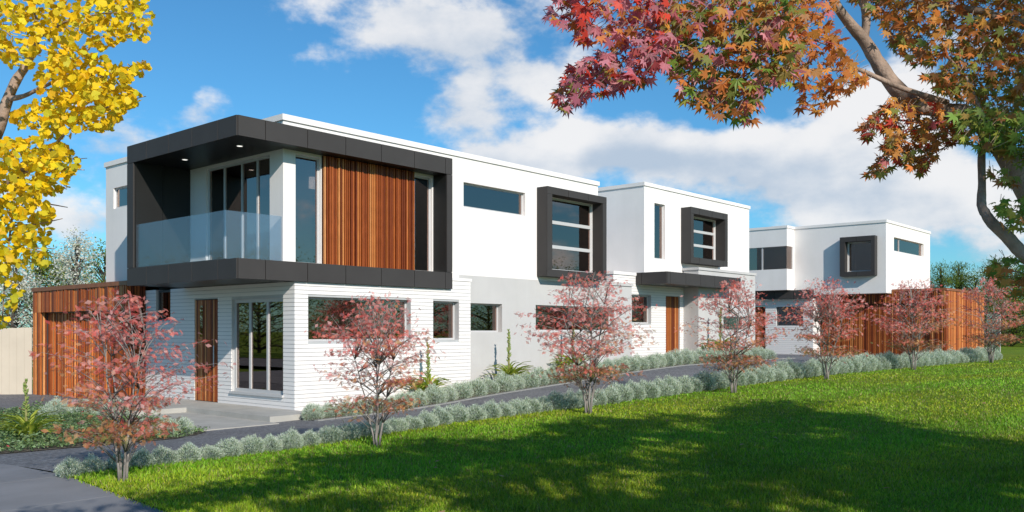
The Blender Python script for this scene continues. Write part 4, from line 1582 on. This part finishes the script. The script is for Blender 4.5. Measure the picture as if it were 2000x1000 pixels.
# boughs above the picture, over the near lawn
gp = poly_points(NEAR, 60, rng)
for gx_, gy_ in gp:
    zt = rng.uniform(3.95, 4.7)
    tt = (zt - .15) / 1.53
    m = 26
    allp.append(np.array([gx_ - tt, gy_ - 2.62 * tt, zt]) + rng.normal(0, 1, (m, 3)) * np.array([.22, .22, .10]))
    alls.append(rng.uniform(.075, .105, m))
    allc.append(pick(ORG + OLV, m, rng, .13))
P = np.concatenate(allp)
S = np.concatenate(alls)
C = np.concatenate(allc)
n = len(P)
nrm = np.array([0, 0, 1.0]) * 0.55 + TOCAM * 0.55 + randvec(n, rng) * 0.62
tipd = np.array([-FS * .35, FC * .35, -0.75]) + randvec(n, rng) * 0.65
Rm = frames(nrm, tipd)
# every leaf hangs on a thin stalk
mb = MB()
for i in range(0, n, 2):
    a = Vector(P[i]) - off
    e = a + Vector((0.02 * rng.normal() + .02, 0.02 * rng.normal() - .015, 0.025 + .02 * rng.uniform()))
    mb.tube([a, e], [.0011, .0014], 3)
mb.build('leaf_stalks', 'bark', mt, False, True)['kind'] = 'stuff'
inview = (P - np.array([0, 0, CZ])) @ np.array([FC, FS, 0])
vis = ((P[:, 2] - CZ) / inview * FPX < 646)
order = np.argsort(-S * vis / inview)
first = set(order[:300].tolist())
lm = proto_mesh('leaf', STAR, 'leafobj')
for i in sorted(first):
    o = bpy.data.objects.new('leaf', lm)
    COL.objects.link(o)
    o.parent = mt
    o.matrix_basis = Matrix.Translation(Vector(P[i]) - off) @ Matrix(Rm[i].tolist()).to_4x4() @ Matrix.Scale(float(S[i]), 4)
    o.color = (*[float(q) for q in C[i]], 1)
rest = np.array([i for i in range(n) if i not in first])
scatter('foliage', STAR[0], STAR[1], P[rest] - np.array(off), Rm[rest], S[rest], C[rest], 'leaf', mt, 'stuff')

# ------------------------------------------------------------------ yellow ginkgo, upper left
rng = np.random.default_rng(31)
base = at(-330, 646, 3.2)
gt = thing('ginkgo_tree', 'ginkgo tree at the left edge with bright yellow fan leaves', 'tree', (base.x, base.y, h(base.x, base.y) - .05))
off = wloc(gt)
mb = MB()
limb(mb, [(u_, v_, f_ * 0.70, d_) for u_, v_, f_, d_ in [(-330, 1300, 4.6, 90), (-330, 900, 4.6, 74), (-260, 640, 4.6, 62), (-130, 450, 4.6, 50), (-50, 330, 4.6, 36), (-8, 262, 4.6, 24), (10, 208, 4.6, 20), (30, 160, 4.6, 18), (50, 130, 4.6, 15), (64, 102, 4.6, 11), (76, 62, 4.6, 8), (62, 10, 4.6, 6), (58, -60, 4.6, 4)]])
mb.build('trunk', 'bark', gt, True, True)
for pts in ([(14, 194, 4.6, 12), (45, 188, 4.55, 9), (80, 172, 4.5, 7), (130, 152, 4.45, 5), (200, 150, 4.4, 3), (285, 118, 4.35, 1.5)],
            [(72, 75, 4.6, 7), (95, 62, 4.55, 6), (135, 40, 4.5, 4), (220, 25, 4.4, 3), (296, 30, 4.35, 1.5)],
            [(-80, 420, 4.6, 18), (0, 370, 4.55, 11), (35, 340, 4.5, 12), (65, 320, 4.5, 8), (95, 295, 4.5, 6), (150, 240, 4.45, 4), (220, 205, 4.4, 3), (285, 188, 4.35, 1.5)],
            [(35, 340, 4.5, 5), (95, 330, 4.45, 3), (165, 332, 4.4, 1.5)],
            [(-40, 430, 4.6, 9), (30, 410, 4.5, 4), (80, 398, 4.45, 3), (132, 405, 4.4, 1.5)],
            [(20, 440, 4.5, 4), (70, 438, 4.45, 3), (122, 427, 4.4, 1.5)],
            [(-40, 510, 4.5, 6), (30, 488, 4.45, 3), (108, 485, 4.4, 1.5)],
            [(30, 488, 4.45, 2.5), (80, 490, 4.42, 2), (122, 500, 4.4, 1)],
            [(25, 345, 4.5, 5), (28, 385, 4.5, 4), (18, 470, 4.5, 4), (10, 540, 4.5, 3), (5, 620, 4.5, 2)],
            [(100, 300, 4.5, 3), (135, 310, 4.45, 2), (170, 309, 4.4, 1.2)]):
    mb = MB()
    limb(mb, [(u_, v_, f_ * 0.70, d_) for u_, v_, f_, d_ in pts], 7)
    mb.build('branch', 'bark', gt, True, True)
YEL = [[.92, .60, .012], [.86, .52, .010], [.95, .68, .02], [.80, .62, .03], [.96, .64, .012], [.68, .60, .04]]
gm = [([(-40, -40), (268, -40), (302, 34), (285, 80), (250, 72), (215, 92), (150, 110), (80, 100), (60, 135), (-40, 120)], 620),
      ([(100, 108), (195, 108), (245, 132), (292, 120), (292, 136), (262, 152), (238, 166), (288, 186), (284, 198), (252, 214), (210, 258), (160, 250), (128, 272), (80, 270), (84, 200), (70, 150)], 560),
      ([(16, 225), (70, 195), (90, 240), (70, 250), (40, 250)], 40),
      ([(-40, 262), (20, 275), (75, 265), (135, 285), (158, 325), (128, 352), (132, 366), (108, 378), (60, 385), (-40, 360)], 360),
      ([(-40, 350), (60, 380), (105, 402), (106, 432), (98, 470), (102, 512), (65, 525), (25, 522), (-40, 560)], 330),
      ([(-40, 540), (20, 522), (50, 545), (48, 590), (12, 640), (-40, 680)], 60)]
allp, alls = [], []
for poly, n in gm:
    n = int(n * 1.75)
    uv = poly_points(poly, n, rng)
    f = rng.uniform(2.85, 3.4, n)
    allp.append(at_np(uv, f))
    alls.append(rng.uniform(.0185, .031, n))
P = np.concatenate(allp)
S = np.concatenate(alls)
n = len(P)
C = pick(YEL, n, rng, .10)
nrm = np.array([0, 0, 1.0]) * 0.5 + TOCAM * 0.55 + randvec(n, rng) * 0.75
tipd = np.array([0, 0, -0.6]) + randvec(n, rng) * 0.8
Rm = frames(nrm, tipd)
order = np.argsort(-S)
first = set([int(i) for i in order[:300]])
lm = proto_mesh('leaf', FAN, 'leafobj')
for i in sorted(first):
    o = bpy.data.objects.new('leaf', lm)
    COL.objects.link(o)
    o.parent = gt
    o.matrix_basis = Matrix.Translation(Vector(P[i]) - off) @ Matrix(Rm[i].tolist()).to_4x4() @ Matrix.Scale(float(S[i]), 4)
    o.color = (*[float(q) for q in C[i]], 1)
rest = np.array([i for i in range(n) if i not in first])
scatter('foliage', FAN[0], FAN[1], P[rest] - np.array(off), Rm[rest], S[rest], C[rest], 'leaf', gt, 'stuff')

# ------------------------------------------------------------------ tall trees outside the picture whose crowns shade the lawn
SHADE = [(5.2, 2.6), (5.2, 7.6), (6.6, 9.0), (7.55, 8.85), (9.4, 8.75), (12.1, 8.85), (15.4, 8.3), (16.8, 7.3), (15.7, 6.3), (14.2, 4.9), (12.9, 3.4), (13.4, 2.0), (9.0, 0.0)]
rng = np.random.default_rng(77)
pts = poly_points(SHADE, 215, rng)
pts = pts[~((pts[:, 0] > 3.9) & (pts[:, 0] < 6.9) & (pts[:, 1] > 4.9) & (pts[:, 1] < 7.0))]
gz = 0.15
hts = rng.uniform(5.0, 7.6, len(pts))
d = np.array(SUN_D)
tt = (hts - gz) / -d[2]
B = np.stack([pts[:, 0] - d[0] * tt, pts[:, 1] - d[1] * tt, hts], 1)
for ti, (tx, ty, lab) in enumerate([(1.6, -5.2, 'tall leafy tree behind the viewpoint whose crown shades the near lawn'), (8.6, -6.0, 'tall leafy tree right of the picture whose crown shades the far lawn')]):
    t = thing('shade_tree', lab, 'tree', (tx, ty, h(tx, ty) - .05), 'tall trees behind the viewpoint')
    o3 = np.array(wloc(t))
    oth = (8.6, -6.0) if ti == 0 else (1.6, -5.2)
    sel = B[((B[:, 0] - tx) ** 2 + (B[:, 1] - ty) ** 2) < ((B[:, 0] - oth[0]) ** 2 + (B[:, 1] - oth[1]) ** 2)]
    mb = MB()
    mb.tube([(0, 0, 0), (.05, .1, 2), (0, .2, 4.0), (0.1, .1, 5.5)], [.24, .19, .15, .07], 10)
    P = []
    for b in sel:
        e = b - o3
        s = np.array([0, .15, min(4.6, max(2.2, e[2] - 2.0))])
        mb.tube([s, s * .5 + e * .5 + np.array([0, 0, .25]), e], [.045, .03, .008], 5)
        m = 100
        rr_ = rng.uniform(.16, .40)
        P.append(e + rng.normal(0, 1, (m, 3)) * np.array([rr_, rr_ * .8, rr_ * .5]))
    o = mb.build('trunk', 'darkbark', None, True)
    o.parent = t
    P = np.concatenate(P)
    n = len(P)
    scatter('crown', KITE[0], KITE[1], P, frames(randvec(n, rng) + np.array([0, 0, .8]), randvec(n, rng)), rng.uniform(.14, .24, n), pick([[.08, .14, .03], [.12, .17, .04]], n, rng), 'leaf', t)
